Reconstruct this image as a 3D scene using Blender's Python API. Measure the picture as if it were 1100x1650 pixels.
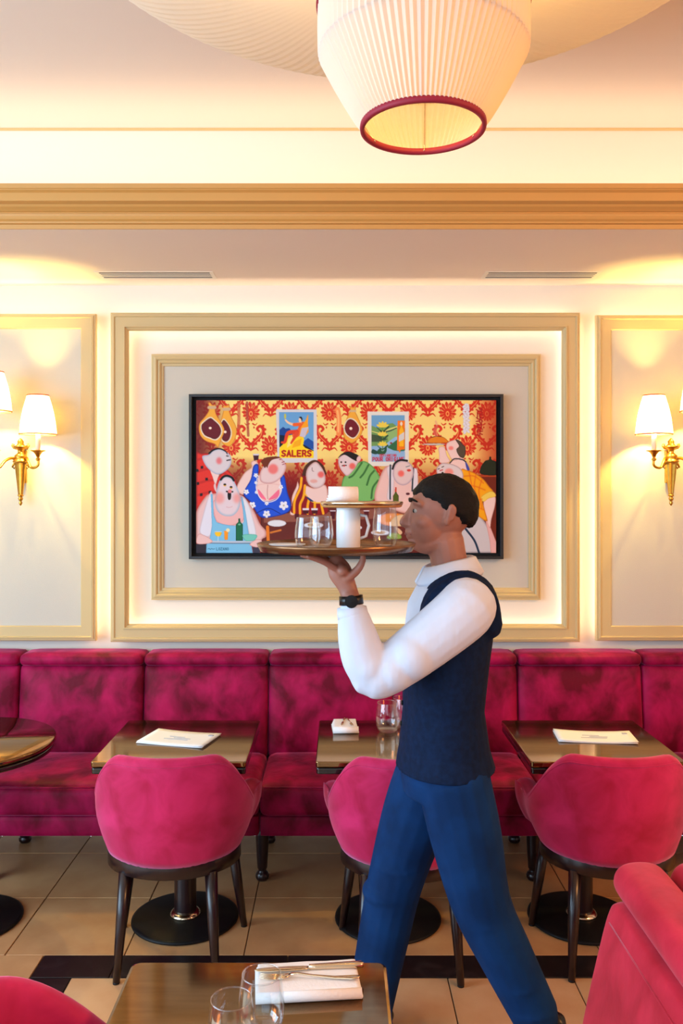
import bpy, bmesh, math, random
import numpy as np
from mathutils import Vector, Matrix

random.seed(7)
for _o in list(bpy.data.objects):
    bpy.data.objects.remove(_o, do_unlink=True)
scene = bpy.context.scene
COL = scene.collection
PI = math.pi

# ------------------------------------------------------------------ camera
FPX = 1361.0                       # focal length in pixels of the 1100 x 1650 frame
cam_d = bpy.data.cameras.new('camera')
cam = bpy.data.objects.new('camera', cam_d)
COL.objects.link(cam)
cam.location = (0, 0, 1.70)
cam.rotation_euler = (PI / 2, 0, 0)
cam_d.sensor_fit = 'VERTICAL'
cam_d.sensor_height = 36
cam_d.lens = FPX / 1650 * 36
cam_d.shift_x = 5 / 1650
cam_d.shift_y = -30 / 1650
cam_d.clip_start = 0.05
scene.camera = cam

# ------------------------------------------------------------------ exposure, world
vs = scene.view_settings
vs.view_transform = 'Standard'
vs.look = 'None'
vs.gamma = 1
vs.use_curve_mapping = False
vs.exposure = -0.22
try:
    scene.cycles.use_denoising = True
except Exception:
    pass
world = bpy.data.worlds.new('daylight')
scene.world = world
world.use_nodes = True
world.node_tree.nodes['Background'].inputs[0].default_value = (0.72, 0.85, 1.0, 1)
world.node_tree.nodes['Background'].inputs[1].default_value = 1.5

WARM = (1.0, 0.66, 0.30)
LED = (1.0, 0.80, 0.54)
DAY = (0.52, 0.77, 1.0)

def area(name, loc, direction, along, sx, sy, power, color):
    """rectangular light: faces `direction`, its sx side lies along `along`"""
    d = bpy.data.lights.new(name, 'AREA')
    d.shape = 'RECTANGLE'
    d.size = sx
    d.size_y = sy
    d.energy = power
    d.color = color
    o = bpy.data.objects.new(name, d)
    COL.objects.link(o)
    z = -Vector(direction).normalized()
    x = Vector(along).normalized()
    y = z.cross(x).normalized()
    x = y.cross(z).normalized()
    m = Matrix((x, y, z)).transposed().to_4x4()
    m.translation = Vector(loc)
    o.matrix_world = m
    return o

def point(name, loc, power, color, r=0.03):
    d = bpy.data.lights.new(name, 'POINT')
    d.energy = power
    d.color = color
    d.shadow_soft_size = r
    o = bpy.data.objects.new(name, d)
    COL.objects.link(o)
    o.location = loc
    return o

# daylight through assumed windows, out of view on the left and behind the camera
area('window_daylight', (-3.9, 0.2, 1.75), (1, 0.10, -0.12), (0, 1, 0), 4.2, 2.3, 300, DAY)
area('window_daylight', (-1.6, -2.9, 1.75), (0.12, 1, -0.10), (1, 0, 0), 3.6, 2.3, 65, DAY)
# assumed warm light on the right, added out of view with no lamp built
area('assumed_warm_light', (3.3, 0.4, 2.95), (-0.65, 0.45, -0.6), (0, 1, 0), 1.0, 1.0, 105, (1.0, 0.44, 0.14))

# ------------------------------------------------------------------ colour helpers and materials
def lin(c):
    c = c / 255.0
    return c / 12.92 if c <= 0.04045 else ((c + 0.055) / 1.055) ** 2.4

def rgb(r, g, b):
    return (lin(r), lin(g), lin(b), 1.0)

def mat(name, col, rough=0.5, metal=0.0, spec=0.5, col2=None, nscale=6.0, ndetail=4.0, nlo=0.35, nhi=0.65,
        bump=0.0, bscale=60.0, sheen=0.0, sheen_tint=None, sheen_rough=0.4, coat=0.0, coat_rough=0.05,
        emit=None, estr=0.0, stretch=None, ior=None, distortion=0.0):
    m = bpy.data.materials.new(name)
    m.use_nodes = True
    nt = m.node_tree
    b = nt.nodes['Principled BSDF']
    b.inputs['Base Color'].default_value = col
    b.inputs['Roughness'].default_value = rough
    b.inputs['Metallic'].default_value = metal
    b.inputs['Specular IOR Level'].default_value = spec
    if ior:
        b.inputs['IOR'].default_value = ior
    if sheen:
        b.inputs['Sheen Weight'].default_value = sheen
        b.inputs['Sheen Roughness'].default_value = sheen_rough
        if sheen_tint:
            b.inputs['Sheen Tint'].default_value = sheen_tint
    if coat:
        b.inputs['Coat Weight'].default_value = coat
        b.inputs['Coat Roughness'].default_value = coat_rough
    if emit:
        b.inputs['Emission Color'].default_value = emit
        b.inputs['Emission Strength'].default_value = estr
    tc = nt.nodes.new('ShaderNodeTexCoord')
    vec = tc.outputs['Object']
    if stretch:
        mp = nt.nodes.new('ShaderNodeMapping')
        mp.inputs['Scale'].default_value = stretch
        nt.links.new(vec, mp.inputs['Vector'])
        vec = mp.outputs['Vector']
    if col2:
        n = nt.nodes.new('ShaderNodeTexNoise')
        n.inputs['Scale'].default_value = nscale
        n.inputs['Detail'].default_value = ndetail
        n.inputs['Distortion'].default_value = distortion
        r = nt.nodes.new('ShaderNodeValToRGB')
        r.color_ramp.elements[0].position = nlo
        r.color_ramp.elements[0].color = col
        r.color_ramp.elements[1].position = nhi
        r.color_ramp.elements[1].color = col2
        nt.links.new(vec, n.inputs['Vector'])
        nt.links.new(n.outputs['Fac'], r.inputs['Fac'])
        nt.links.new(r.outputs['Color'], b.inputs['Base Color'])
    if bump:
        n2 = nt.nodes.new('ShaderNodeTexNoise')
        n2.inputs['Scale'].default_value = bscale
        n2.inputs['Detail'].default_value = 3
        bp = nt.nodes.new('ShaderNodeBump')
        bp.inputs['Strength'].default_value = bump
        bp.inputs['Distance'].default_value = 0.01
        nt.links.new(vec, n2.inputs['Vector'])
        nt.links.new(n2.outputs['Fac'], bp.inputs['Height'])
        nt.links.new(bp.outputs['Normal'], b.inputs['Normal'])
    return m

def glass_mat(name):
    """thin clear glass: see-through with mirror-like grazing reflections"""
    m = bpy.data.materials.new(name)
    m.use_nodes = True
    nt = m.node_tree
    nt.nodes.clear()
    out = nt.nodes.new('ShaderNodeOutputMaterial')
    mix = nt.nodes.new('ShaderNodeMixShader')
    t = nt.nodes.new('ShaderNodeBsdfTransparent')
    g = nt.nodes.new('ShaderNodeBsdfGlossy')
    lw = nt.nodes.new('ShaderNodeLayerWeight')
    lw.inputs['Blend'].default_value = 0.25
    mr = nt.nodes.new('ShaderNodeMapRange')
    mr.inputs['To Min'].default_value = 0.05
    mr.inputs['To Max'].default_value = 0.75
    t.inputs['Color'].default_value = (0.95, 0.97, 0.98, 1)
    g.inputs['Color'].default_value = (0.95, 0.97, 1, 1)
    g.inputs['Roughness'].default_value = 0.04
    nt.links.new(lw.outputs['Facing'], mr.inputs['Value'])
    nt.links.new(mr.outputs[0], mix.inputs[0])
    nt.links.new(t.outputs[0], mix.inputs[1])
    nt.links.new(g.outputs[0], mix.inputs[2])
    nt.links.new(mix.outputs[0], out.inputs[0])
    return m

def shade_mat(name, col, trans=0.5, tcol=None):
    """pleated fabric: part diffuse, part translucent"""
    m = bpy.data.materials.new(name)
    m.use_nodes = True
    nt = m.node_tree
    nt.nodes.clear()
    out = nt.nodes.new('ShaderNodeOutputMaterial')
    mix = nt.nodes.new('ShaderNodeMixShader')
    d = nt.nodes.new('ShaderNodeBsdfDiffuse')
    t = nt.nodes.new('ShaderNodeBsdfTranslucent')
    d.inputs['Color'].default_value = col
    t.inputs['Color'].default_value = tcol or col
    mix.inputs[0].default_value = trans
    nt.links.new(d.outputs[0], mix.inputs[1])
    nt.links.new(t.outputs[0], mix.inputs[2])
    nt.links.new(mix.outputs[0], out.inputs[0])
    return m

def vcol_mat(name):
    m = bpy.data.materials.new(name)
    m.use_nodes = True
    nt = m.node_tree
    b = nt.nodes['Principled BSDF']
    a = nt.nodes.new('ShaderNodeVertexColor')
    a.layer_name = 'paint'
    nt.links.new(a.outputs['Color'], b.inputs['Base Color'])
    b.inputs['Roughness'].default_value = 0.55
    b.inputs['Specular IOR Level'].default_value = 0.25
    return m

M = {}
M['wall'] = mat('wall_paint', rgb(232, 222, 208), 0.7, bump=0.05, bscale=220)
M['panel'] = mat('panel_paint', rgb(200, 192, 176), 0.65, bump=0.12, bscale=420)
M['frame'] = mat('frame_paint', rgb(204, 178, 126), 0.5)
M['cornice'] = mat('cornice_paint', rgb(206, 152, 80), 0.5)
M['ceiling'] = mat('ceiling_paint', rgb(236, 222, 208), 0.8, bump=0.04, bscale=200)
M['soffit'] = mat('soffit_paint', rgb(234, 218, 204), 0.8)
M['ventw'] = mat('vent_white', rgb(232, 222, 208), 0.5)
M['black'] = mat('slot_darkness_black', rgb(18, 12, 12), 0.7)  # black for the shade painted into the vent slots
M['tile'] = mat('limestone', rgb(184, 134, 88), 0.3, col2=rgb(200, 154, 106), nscale=5, ndetail=8, bump=0.03, bscale=90)
M['tile2'] = mat('limestone_pale', rgb(196, 152, 110), 0.3, col2=rgb(208, 170, 128), nscale=6, ndetail=8, bump=0.03, bscale=90)
M['tile_black'] = mat('black_marble', rgb(22, 16, 18), 0.3, col2=rgb(52, 42, 42), nscale=9, ndetail=9, nlo=0.5, nhi=0.8, distortion=1.5)
M['grout'] = mat('grout', rgb(92, 70, 50), 0.9)
M['velvet'] = mat('crimson_velvet', rgb(98, 0, 32), 0.55, spec=0.15, col2=rgb(178, 16, 82), nscale=9, ndetail=14, nlo=0.36, nhi=0.70,
                  sheen=0.6, sheen_tint=(1.0, 0.22, 0.48, 1), sheen_rough=0.3, bump=0.35, bscale=16, distortion=0.35, stretch=(1.0, 1.0, 0.75))
M['velvet_chair'] = mat('raspberry_velvet', rgb(158, 8, 46), 0.6, spec=0.15, col2=rgb(210, 42, 100), nscale=7, ndetail=14, nlo=0.24, nhi=0.66,
                        sheen=0.7, sheen_tint=(1.0, 0.36, 0.62, 1), sheen_rough=0.45, bump=0.12, bscale=18, distortion=0.6)
M['velvet_booth'] = mat('coral_velvet', rgb(160, 12, 34), 0.6, spec=0.15, col2=rgb(208, 40, 66), nscale=7, ndetail=12, nlo=0.3, nhi=0.7,
                        sheen=0.5, sheen_tint=(1.0, 0.4, 0.5, 1), sheen_rough=0.4, bump=0.15, bscale=16, distortion=0.6)
M['wood'] = mat('dark_lacquer', rgb(24, 9, 12), 0.3, col2=rgb(36, 14, 17), nscale=10, stretch=(6, 6, 0.8), coat=0.15)
M['top'] = mat('table_lacquer', rgb(132, 100, 66), 0.08, metal=0.95, col2=rgb(142, 110, 74), nscale=8, stretch=(1, 9, 1))
M['top_edge'] = mat('table_edge_lacquer', rgb(22, 12, 10), 0.2, coat=0.5)
M['iron'] = mat('black_iron', rgb(9, 8, 10), 0.5, spec=0.25, col2=rgb(15, 13, 15), nscale=30)
M['brass'] = mat('brass', rgb(214, 164, 70), 0.28, metal=1.0, col2=rgb(190, 138, 54), nscale=25)
M['candle'] = mat('candle_sleeve', rgb(245, 232, 205), 0.5)
M['steel'] = mat('polished_steel', rgb(225, 205, 175), 0.15, metal=1.0)
M['trim_red'] = mat('red_braid', rgb(150, 14, 46), 0.6)
M['trim_coral'] = mat('coral_braid', rgb(205, 70, 50), 0.6)
M['linen'] = mat('white_linen', rgb(238, 236, 236), 0.8, bump=0.15, bscale=160)
M['paper'] = mat('menu_paper', rgb(238, 240, 244), 0.7)
M['ink'] = mat('grey_ink', rgb(176, 182, 196), 0.7)
M['glass'] = glass_mat('clear_glass')
M['skin'] = mat('skin', rgb(150, 96, 78), 0.5, col2=rgb(162, 106, 88), nscale=14)
M['hair'] = mat('black_hair', rgb(6, 5, 6), 0.55, spec=0.2, col2=rgb(16, 12, 12), nscale=40, stretch=(1, 1, 6), bump=0.4, bscale=90)
M['shirt'] = mat('white_shirt', rgb(208, 214, 230), 0.8, spec=0.2, bump=0.6, bscale=9, stretch=(1.6, 1, 0.7))
M['vest'] = mat('navy_waistcoat', rgb(5, 22, 48), 0.8, spec=0.15, col2=rgb(8, 30, 62), nscale=60)
M['trousers'] = mat('blue_trousers', rgb(4, 38, 78), 0.8, spec=0.15, col2=rgb(7, 50, 98), nscale=9, bump=0.15, bscale=10)
M['shoe'] = mat('black_leather', rgb(7, 6, 8), 0.35)
M['eye_white'] = mat('eye_white', rgb(176, 166, 158), 0.4)
M['iris'] = mat('dark_iris', rgb(30, 18, 12), 0.2)
M['lip'] = mat('lip', rgb(140, 76, 68), 0.5)
M['oak'] = mat('honey_wood', rgb(206, 146, 84), 0.4, col2=rgb(188, 126, 68), nscale=8, stretch=(1, 8, 1))
M['tray'] = mat('bronze_tray', rgb(120, 84, 56), 0.25, metal=0.8, col2=rgb(150, 110, 76), nscale=12)
M['china'] = mat('white_china', rgb(238, 240, 244), 0.2)
M['pframe'] = mat('black_picture_frame', rgb(24, 24, 28), 0.4)
M['pgap'] = mat('black_frame_recess', rgb(10, 8, 10), 0.8)
M['paint'] = vcol_mat('oil_paint')
M['shade'] = shade_mat('cream_pleats', rgb(228, 224, 214), 0.30, rgb(244, 190, 84))
M['saucer'] = shade_mat('pale_pleats', rgb(240, 236, 226), 0.45, rgb(244, 226, 190))
M['sconce_shade'] = shade_mat('sconce_pleats', rgb(250, 244, 232), 0.85, rgb(254, 240, 190))

# ------------------------------------------------------------------ mesh helpers
def obj(name, verts, faces, m=None, parent=None, smooth=False, loc=None):
    me = bpy.data.meshes.new(name)
    me.from_pydata([tuple(v) for v in verts], [], faces)
    me.update()
    if smooth:
        me.polygons.foreach_set('use_smooth', [True] * len(me.polygons))
    o = bpy.data.objects.new(name, me)
    COL.objects.link(o)
    if m is not None:
        me.materials.append(M[m] if isinstance(m, str) else m)
    if parent is not None:
        o.parent = parent
    if loc is not None:
        o.location = loc
    return o

def tag(o, label=None, cat=None, group=None, kind=None):
    if label:
        o['label'] = label
    if cat:
        o['category'] = cat
    if group:
        o['group'] = group
    if kind:
        o['kind'] = kind
    return o

def empty(name, loc=(0, 0, 0), rz=0.0):
    o = bpy.data.objects.new(name, None)
    COL.objects.link(o)
    o.location = loc
    o.rotation_euler = (0, 0, rz)
    return o

def copy_tree(o, parent=None):
    c = o.copy()
    COL.objects.link(c)
    c.parent = parent
    for ch in [x for x in bpy.data.objects if x.parent == o]:
        copy_tree(ch, c)
    return c

def fix(verts, faces):
    """consistent outward normals"""
    bm = bmesh.new()
    vs_ = [bm.verts.new(v) for v in verts]
    for f in faces:
        try:
            bm.faces.new([vs_[i] for i in f])
        except ValueError:
            pass
    bmesh.ops.recalc_face_normals(bm, faces=bm.faces)
    bm.verts.index_update()
    V = [tuple(v.co) for v in bm.verts]
    F = [tuple(v.index for v in f.verts) for f in bm.faces]
    bm.free()
    return V, F

def g_box(x0, x1, y0, y1, z0, z1, bev=0.0, seg=2):
    bm = bmesh.new()
    bmesh.ops.create_cube(bm, size=1)
    for v in bm.verts:
        v.co = Vector(((x0 + x1) / 2 + v.co.x * (x1 - x0), (y0 + y1) / 2 + v.co.y * (y1 - y0), (z0 + z1) / 2 + v.co.z * (z1 - z0)))
    if bev:
        bmesh.ops.bevel(bm, geom=list(bm.edges), offset=bev, segments=seg, profile=0.5, affect='EDGES')
    bm.verts.index_update()
    V = [tuple(v.co) for v in bm.verts]
    F = [tuple(v.index for v in f.verts) for f in bm.faces]
    bm.free()
    return V, F

def join(*geoms):
    V, F = [], []
    for v, f in geoms:
        o = len(V)
        V += list(v)
        F += [tuple(i + o for i in q) for q in f]
    return V, F

def box(name, x0, x1, y0, y1, z0, z1, m, parent=None, bev=0.0, seg=2):
    V, F = g_box(x0, x1, y0, y1, z0, z1, bev, seg)
    return obj(name, V, F, m, parent, smooth=False)

def g_lathe(prof, n=32, cx=0, cy=0, closed=False):
    """prof: (r, z) from bottom to top"""
    V, F = [], []
    k = len(prof)
    for i in range(n):
        a = 2 * PI * i / n
        for r, z in prof:
            V.append((cx + r * math.cos(a), cy + r * math.sin(a), z))
    for i in range(n):
        j = (i + 1) % n
        for p in range(k - 1 + (1 if closed else 0)):
            q = (p + 1) % k
            F.append((i * k + p, j * k + p, j * k + q, i * k + q))
    if not closed:
        if prof[0][0] > 1e-6:
            F.append(tuple(i * k for i in range(n))[::-1])
        if prof[-1][0] > 1e-6:
            F.append(tuple(i * k + k - 1 for i in range(n)))
    return V, F

def lathe(name, prof, m, parent=None, n=32, cx=0, cy=0, closed=False, smooth=True):
    V, F = g_lathe(prof, n, cx, cy, closed)
    return obj(name, V, F, m, parent, smooth)

def g_loft(rings, cap=True):
    V, F = [], []
    n = len(rings[0])
    for r in rings:
        V += [tuple(p) for p in r]
    for i in range(len(rings) - 1):
        for j in range(n):
            k = (j + 1) % n
            F.append((i * n + j, i * n + k, (i + 1) * n + k, (i + 1) * n + j))
    if cap:
        F.append(tuple(range(n))[::-1])
        F.append(tuple((len(rings) - 1) * n + j for j in range(n)))
    return V, F

def g_tube(pts, radii, n=10, round_ends=False, flat=None):
    """tube with parallel-transport frames; flat=(a, b) scales the two cross axes"""
    P = [Vector(p) for p in pts]
    if not isinstance(radii, (list, tuple)):
        radii = [radii] * len(P)
    radii = list(radii)
    if round_ends:
        d0 = (P[0] - P[1]).normalized()
        d1 = (P[-1] - P[-2]).normalized()
        r0, r1 = radii[0], radii[-1]
        P = [P[0] + d0 * r0 * 0.98, P[0] + d0 * r0 * 0.7] + P + [P[-1] + d1 * r1 * 0.7, P[-1] + d1 * r1 * 0.98]
        radii = [r0 * 0.2, r0 * 0.71] + radii + [r1 * 0.71, r1 * 0.2]
    rings = []
    up = None
    for i, p in enumerate(P):
        t = (P[min(i + 1, len(P) - 1)] - P[max(i - 1, 0)]).normalized()
        if up is None:
            up = Vector((0, 0, 1)) if abs(t.z) < 0.9 else Vector((0, 1, 0))
        up = (up - t * up.dot(t)).normalized()
        s = t.cross(up)
        fa, fb = flat or (1, 1)
        rings.append([p + (s * math.cos(2 * PI * k / n) * fa + up * math.sin(2 * PI * k / n) * fb) * radii[i] for k in range(n)])
    return g_loft(rings)

def tube(name, pts, radii, m, parent=None, n=10, round_ends=False, flat=None):
    V, F = fix(*g_tube(pts, radii, n, round_ends, flat))
    return obj(name, V, F, m, parent, True)

def spline(pts, k=8):
    """open Catmull-Rom through 2D or 3D points"""
    P = [np.array(p, float) for p in pts]
    P = [2 * P[0] - P[1]] + P + [2 * P[-1] - P[-2]]
    out = []
    for i in range(1, len(P) - 2):
        for j in range(k):
            t = j / k
            out.append(0.5 * (2 * P[i] + (P[i + 1] - P[i - 1]) * t + (2 * P[i - 1] - 5 * P[i] + 4 * P[i + 1] - P[i + 2]) * t * t + (3 * P[i] - P[i - 1] - 3 * P[i + 1] + P[i + 2]) * t ** 3))
    out.append(P[-2])
    return [tuple(p) for p in out]

def g_ellipsoid(c, r, n=20, k=12):
    V, F = [], []
    for i in range(k + 1):
        a = -PI / 2 + PI * i / k
        a = max(-PI / 2 + 0.02, min(PI / 2 - 0.02, a))
        for j in range(n):
            b = 2 * PI * j / n
            V.append((c[0] + r[0] * math.cos(a) * math.cos(b), c[1] + r[1] * math.cos(a) * math.sin(b), c[2] + r[2] * math.sin(a)))
    for i in range(k):
        for j in range(n):
            q = (j + 1) % n
            F.append((i * n + j, i * n + q, (i + 1) * n + q, (i + 1) * n + j))
    F.append(tuple(range(n))[::-1])
    F.append(tuple(k * n + j for j in range(n)))
    return V, F

def g_cushion(x0, x1, y0, y1, z0, z1, r, bulge=(0, 0, 0), n=10):
    """rounded upholstered block; bulge pushes the middle of the -x/+x, -y, +z faces outward"""
    bm = bmesh.new()
    bmesh.ops.create_cube(bm, size=2)
    bmesh.ops.subdivide_edges(bm, edges=list(bm.edges), cuts=n - 1, use_grid_fill=True)
    hx, hy, hz = (x1 - x0) / 2, (y1 - y0) / 2, (z1 - z0) / 2
    for v in bm.verts:
        s = [math.sin(c * PI / 2) for c in v.co]
        p = Vector((s[0] * hx, s[1] * hy, s[2] * hz))
        inner = Vector((max(-hx + r, min(hx - r, p.x)), max(-hy + r, min(hy - r, p.y)), max(-hz + r, min(hz - r, p.z))))
        d = p - inner
        if d.length > 1e-9:
            p = inner + d.normalized() * r
        wx, wy, wz = (1 - abs(s[0]) ** 4), (1 - abs(s[1]) ** 4), (1 - abs(s[2]) ** 4)
        if s[1] < 0:
            p.y -= bulge[1] * wx * wz * (-s[1])
        if s[2] > 0:
            p.z += bulge[2] * wx * wy * s[2]
        p.x += bulge[0] * wy * wz * s[0]
        v.co = p + Vector(((x0 + x1) / 2, (y0 + y1) / 2, (z0 + z1) / 2))
    bm.verts.index_update()
    V = [tuple(v.co) for v in bm.verts]
    F = [tuple(v.index for v in f.verts) for f in bm.faces]
    bm.free()
    return V, F

def g_frame(x0, x1, z0, z1, prof):
    """mitred rectangular moulding: prof = (inset from the outer edge, y)"""
    V, F = [], []
    for d, y in prof:
        V += [(x0 + d, y, z0 + d), (x1 - d, y, z0 + d), (x1 - d, y, z1 - d), (x0 + d, y, z1 - d)]
    k = len(prof)
    for i in range(k):
        j = (i + 1) % k
        for c in range(4):
            e = (c + 1) % 4
            F.append((i * 4 + c, i * 4 + e, j * 4 + e, j * 4 + c))
    return fix(V, F)

def g_extrude_x(prof, x0, x1):
    """profile of (y, z) points swept along x"""
    k = len(prof)
    V = [(x0, y, z) for y, z in prof] + [(x1, y, z) for y, z in prof]
    F = [(i, (i + 1) % k, k + (i + 1) % k, k + i) for i in range(k)]
    F += [tuple(range(k))[::-1], tuple(range(k, 2 * k))]
    return fix(V, F)

def fuse(name, geoms, voxel, m, parent=None, smooth_it=4, smooth_f=0.5):
    V, F = join(*geoms)
    V, F = fix(V, F)
    o = obj(name, V, F, None, None)
    rm = o.modifiers.new('remesh', 'REMESH')
    rm.mode = 'VOXEL'
    rm.voxel_size = voxel
    if smooth_it:
        sm = o.modifiers.new('smooth', 'SMOOTH')
        sm.iterations = smooth_it
        sm.factor = smooth_f
    dg = bpy.context.evaluated_depsgraph_get()
    me = bpy.data.meshes.new_from_object(o.evaluated_get(dg))
    me.name = name
    o.modifiers.clear()
    old = o.data
    o.data = me
    bpy.data.meshes.remove(old)
    me.materials.clear()
    me.materials.append(M[m] if isinstance(m, str) else m)
    me.polygons.foreach_set('use_smooth', [True] * len(me.polygons))
    if parent is not None:
        o.parent = parent
    return o
#@@STRUCTURE
# ================================================================== the room
WALL_Y, SOFFIT_Z, CEIL_Z = 4.20, 2.734, 3.21
XL, XR, YF = -4.0, 4.2, -3.0

def structure(o):
    o['kind'] = 'structure'
    return o

structure(box('wall_back', XL, XR, WALL_Y, WALL_Y + 0.15, 0, 3.4, 'wall'))
structure(box('wall_right', XR, XR + 0.15, YF, WALL_Y, 0, 3.4, 'wall'))
wl = structure(obj('wall_left', *join(
    g_box(XL - 0.15, XL, YF, WALL_Y, 0, 0.5), g_box(XL - 0.15, XL, YF, WALL_Y, 2.95, 3.4),
    g_box(XL - 0.15, XL, YF, -2.0, 0.5, 2.95), g_box(XL - 0.15, XL, 0.05, 0.35, 0.5, 2.95), g_box(XL - 0.15, XL, 2.4, WALL_Y, 0.5, 2.95)), 'wall'))
wf = structure(obj('wall_front', *join(
    g_box(XL, XR, YF - 0.15, YF, 0, 0.5), g_box(XL, XR, YF - 0.15, YF, 2.95, 3.4),
    g_box(XL, -3.5, YF - 0.15, YF, 0.5, 2.95), g_box(0.3, XR, YF - 0.15, YF, 0.5, 2.95)), 'wall'))
for i, (a, b) in enumerate(((-2.0, 0.05), (0.35, 2.4))):
    w = obj('window_%d' % (i + 1), *join(
        g_box(XL - 0.12, XL - 0.06, a, a + 0.06, 0.5, 2.95), g_box(XL - 0.12, XL - 0.06, b - 0.06, b, 0.5, 2.95),
        g_box(XL - 0.12, XL - 0.06, (a + b) / 2 - 0.03, (a + b) / 2 + 0.03, 0.5, 2.95),
        g_box(XL - 0.12, XL - 0.06, a + 0.06, b - 0.06, 0.5, 0.56), g_box(XL - 0.12, XL - 0.06, a + 0.06, b - 0.06, 2.89, 2.95)), 'ventw')
    structure(w)
w = obj('window_3', *join(
    g_box(-3.5, 0.3, YF - 0.12, YF - 0.06, 0.5, 0.56), g_box(-3.5, 0.3, YF - 0.12, YF - 0.06, 2.89, 2.95),
    *[g_box(x, x + 0.06, YF - 0.12, YF - 0.06, 0.56, 2.89) for x in (-3.5, -2.25, -1.0, 0.24)]), 'ventw')
structure(w)

# ceiling, cove riser, soffit and cornice
structure(box('ceiling', XL, XR, YF, 3.52, CEIL_Z, CEIL_Z + 0.12, 'ceiling'))
structure(obj('trim_1', *g_extrude_x([(3.50, 2.78), (3.50, CEIL_Z), (3.56, CEIL_Z), (3.56, 2.78)], XL, XR), 'ceiling'))       # cove riser
structure(obj('trim_2', *g_extrude_x([(3.488, CEIL_Z - 0.004), (3.488, CEIL_Z), (3.4995, CEIL_Z), (3.4995, CEIL_Z - 0.008)], XL, XR), 'frame'))   # bead under the ceiling edge
structure(box('trim_3', XL, XR, 3.31, WALL_Y, SOFFIT_Z, SOFFIT_Z + 0.05, 'soffit'))
b0 = SOFFIT_Z
cp = [(3.309, 0.0), (3.302, 0.0), (3.300, 0.016), (3.288, 0.018), (3.286, 0.024), (3.276, 0.030), (3.270, 0.040), (3.268, 0.048), (3.273, 0.051),
      (3.273, 0.055), (3.266, 0.057), (3.258, 0.062), (3.246, 0.068), (3.240, 0.074), (3.236, 0.084), (3.229, 0.098), (3.216, 0.110), (3.202, 0.117),
      (3.200, 0.120), (3.196, 0.122), (3.195, 0.139), (3.215, 0.141), (3.215, 0.080), (3.309, 0.060)]
structure(obj('trim_4', *g_extrude_x([(y, b0 + z) for y, z in cp], XL, XR), 'cornice'))
area('cove_led', (0.1, 3.30, 2.835), (0, 0.45, 1), (1, 0, 0), 8.0, 0.05, 13.5, LED)

# floor: limestone tiles around a black border
fl = structure(box('floor', XL, XR, YF, WALL_Y, -0.06, -0.006, 'grout'))
TS, GAP = 0.44, 0.0022
tile_meshes = {}

def tile(x0, x1, y0, y1, m):
    x0, x1, y0, y1 = max(x0, XL + 0.002), min(x1, XR - 0.002), max(y0, YF + 0.002), min(y1, WALL_Y - 0.002)
    if x1 - x0 < 0.02 or y1 - y0 < 0.02:
        return
    w, d = round(x1 - x0 - 2 * GAP, 4), round(y1 - y0 - 2 * GAP, 4)
    key = (w, d, m)
    if key not in tile_meshes:
        o = box('tile', -w / 2, w / 2, -d / 2, d / 2, -0.01, 0, m, fl, bev=0.0012, seg=1)
        tile_meshes[key] = o.data
    else:
        o = bpy.data.objects.new('tile', tile_meshes[key])
        COL.objects.link(o)
        o.parent = fl
    o.location = ((x0 + x1) / 2, (y0 + y1) / 2, random.uniform(-0.0004, 0.0004))

BX0, BX1, BY1, BY0, BW = -1.083, 3.0, 3.11, -1.6, 0.146
xcols = [-0.348 + TS * k for k in range(-9, 12)]
yrows = [3.11 + TS * k for k in range(0, 4)]
for a in xcols:
    for b in yrows:
        tile(a, a + TS, b, b + TS, 'tile')
# outside the border on the left and the right
for k in range(0, 11):
    for j in range(0, 7):
        tile(BX0 - TS * (j + 1), BX0 - TS * j, BY1 - TS * (k + 1), BY1 - TS * k, 'tile')
    for j in range(0, 3):
        tile(BX1 + TS * j, BX1 + TS * (j + 1), BY1 - TS * (k + 1), BY1 - TS * k, 'tile')
# the border itself
tile(BX0, BX0 + BW * 1.9, BY1 - BW, BY1, 'tile_black')
x = BX0 + BW * 1.9
while x < BX1 - 0.05:
    tile(x, min(x + 0.62, BX1), BY1 - BW, BY1, 'tile_black')
    x += 0.62
y = BY1 - BW
while y > BY0:
    tile(BX0, BX0 + BW, y - 0.62, y, 'tile_black')
    tile(BX1 - BW, BX1, y - 0.62, y, 'tile_black')
    y -= 0.62
# inside the border
for k in range(0, 10):
    for j in range(0, 9):
        a = BX0 + BW + TS * j
        tile(a, min(a + TS, BX1 - BW), BY1 - BW - TS * (k + 1), BY1 - BW - TS * k, 'tile2')

# wall panels with hidden light strips
FY = 4.12
def side_panel(n, x0, x1, z0, z1, edge):
    root = structure(obj('trim_%d' % n, *g_frame(x0, x1, z0, z1, [
        (0.0, FY + 0.030), (0.0, FY + 0.012), (0.004, FY + 0.006), (0.010, FY + 0.006), (0.012, FY), (0.020, FY - 0.002), (0.024, FY + 0.004),
        (0.070, FY + 0.004), (0.074, FY + 0.008), (0.076, FY + 0.030)]), 'frame'))
    box('panel_field', x0 + 0.070, x1 - 0.070, FY + 0.012, FY + 0.03, z0 + 0.07, z1 - 0.07, 'panel', root)
    box('panel_backing', x0 + 0.05, x1 - 0.05, FY + 0.03, WALL_Y, z0 + 0.05, z1 - 0.05, 'wall', root)
    return root

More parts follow.
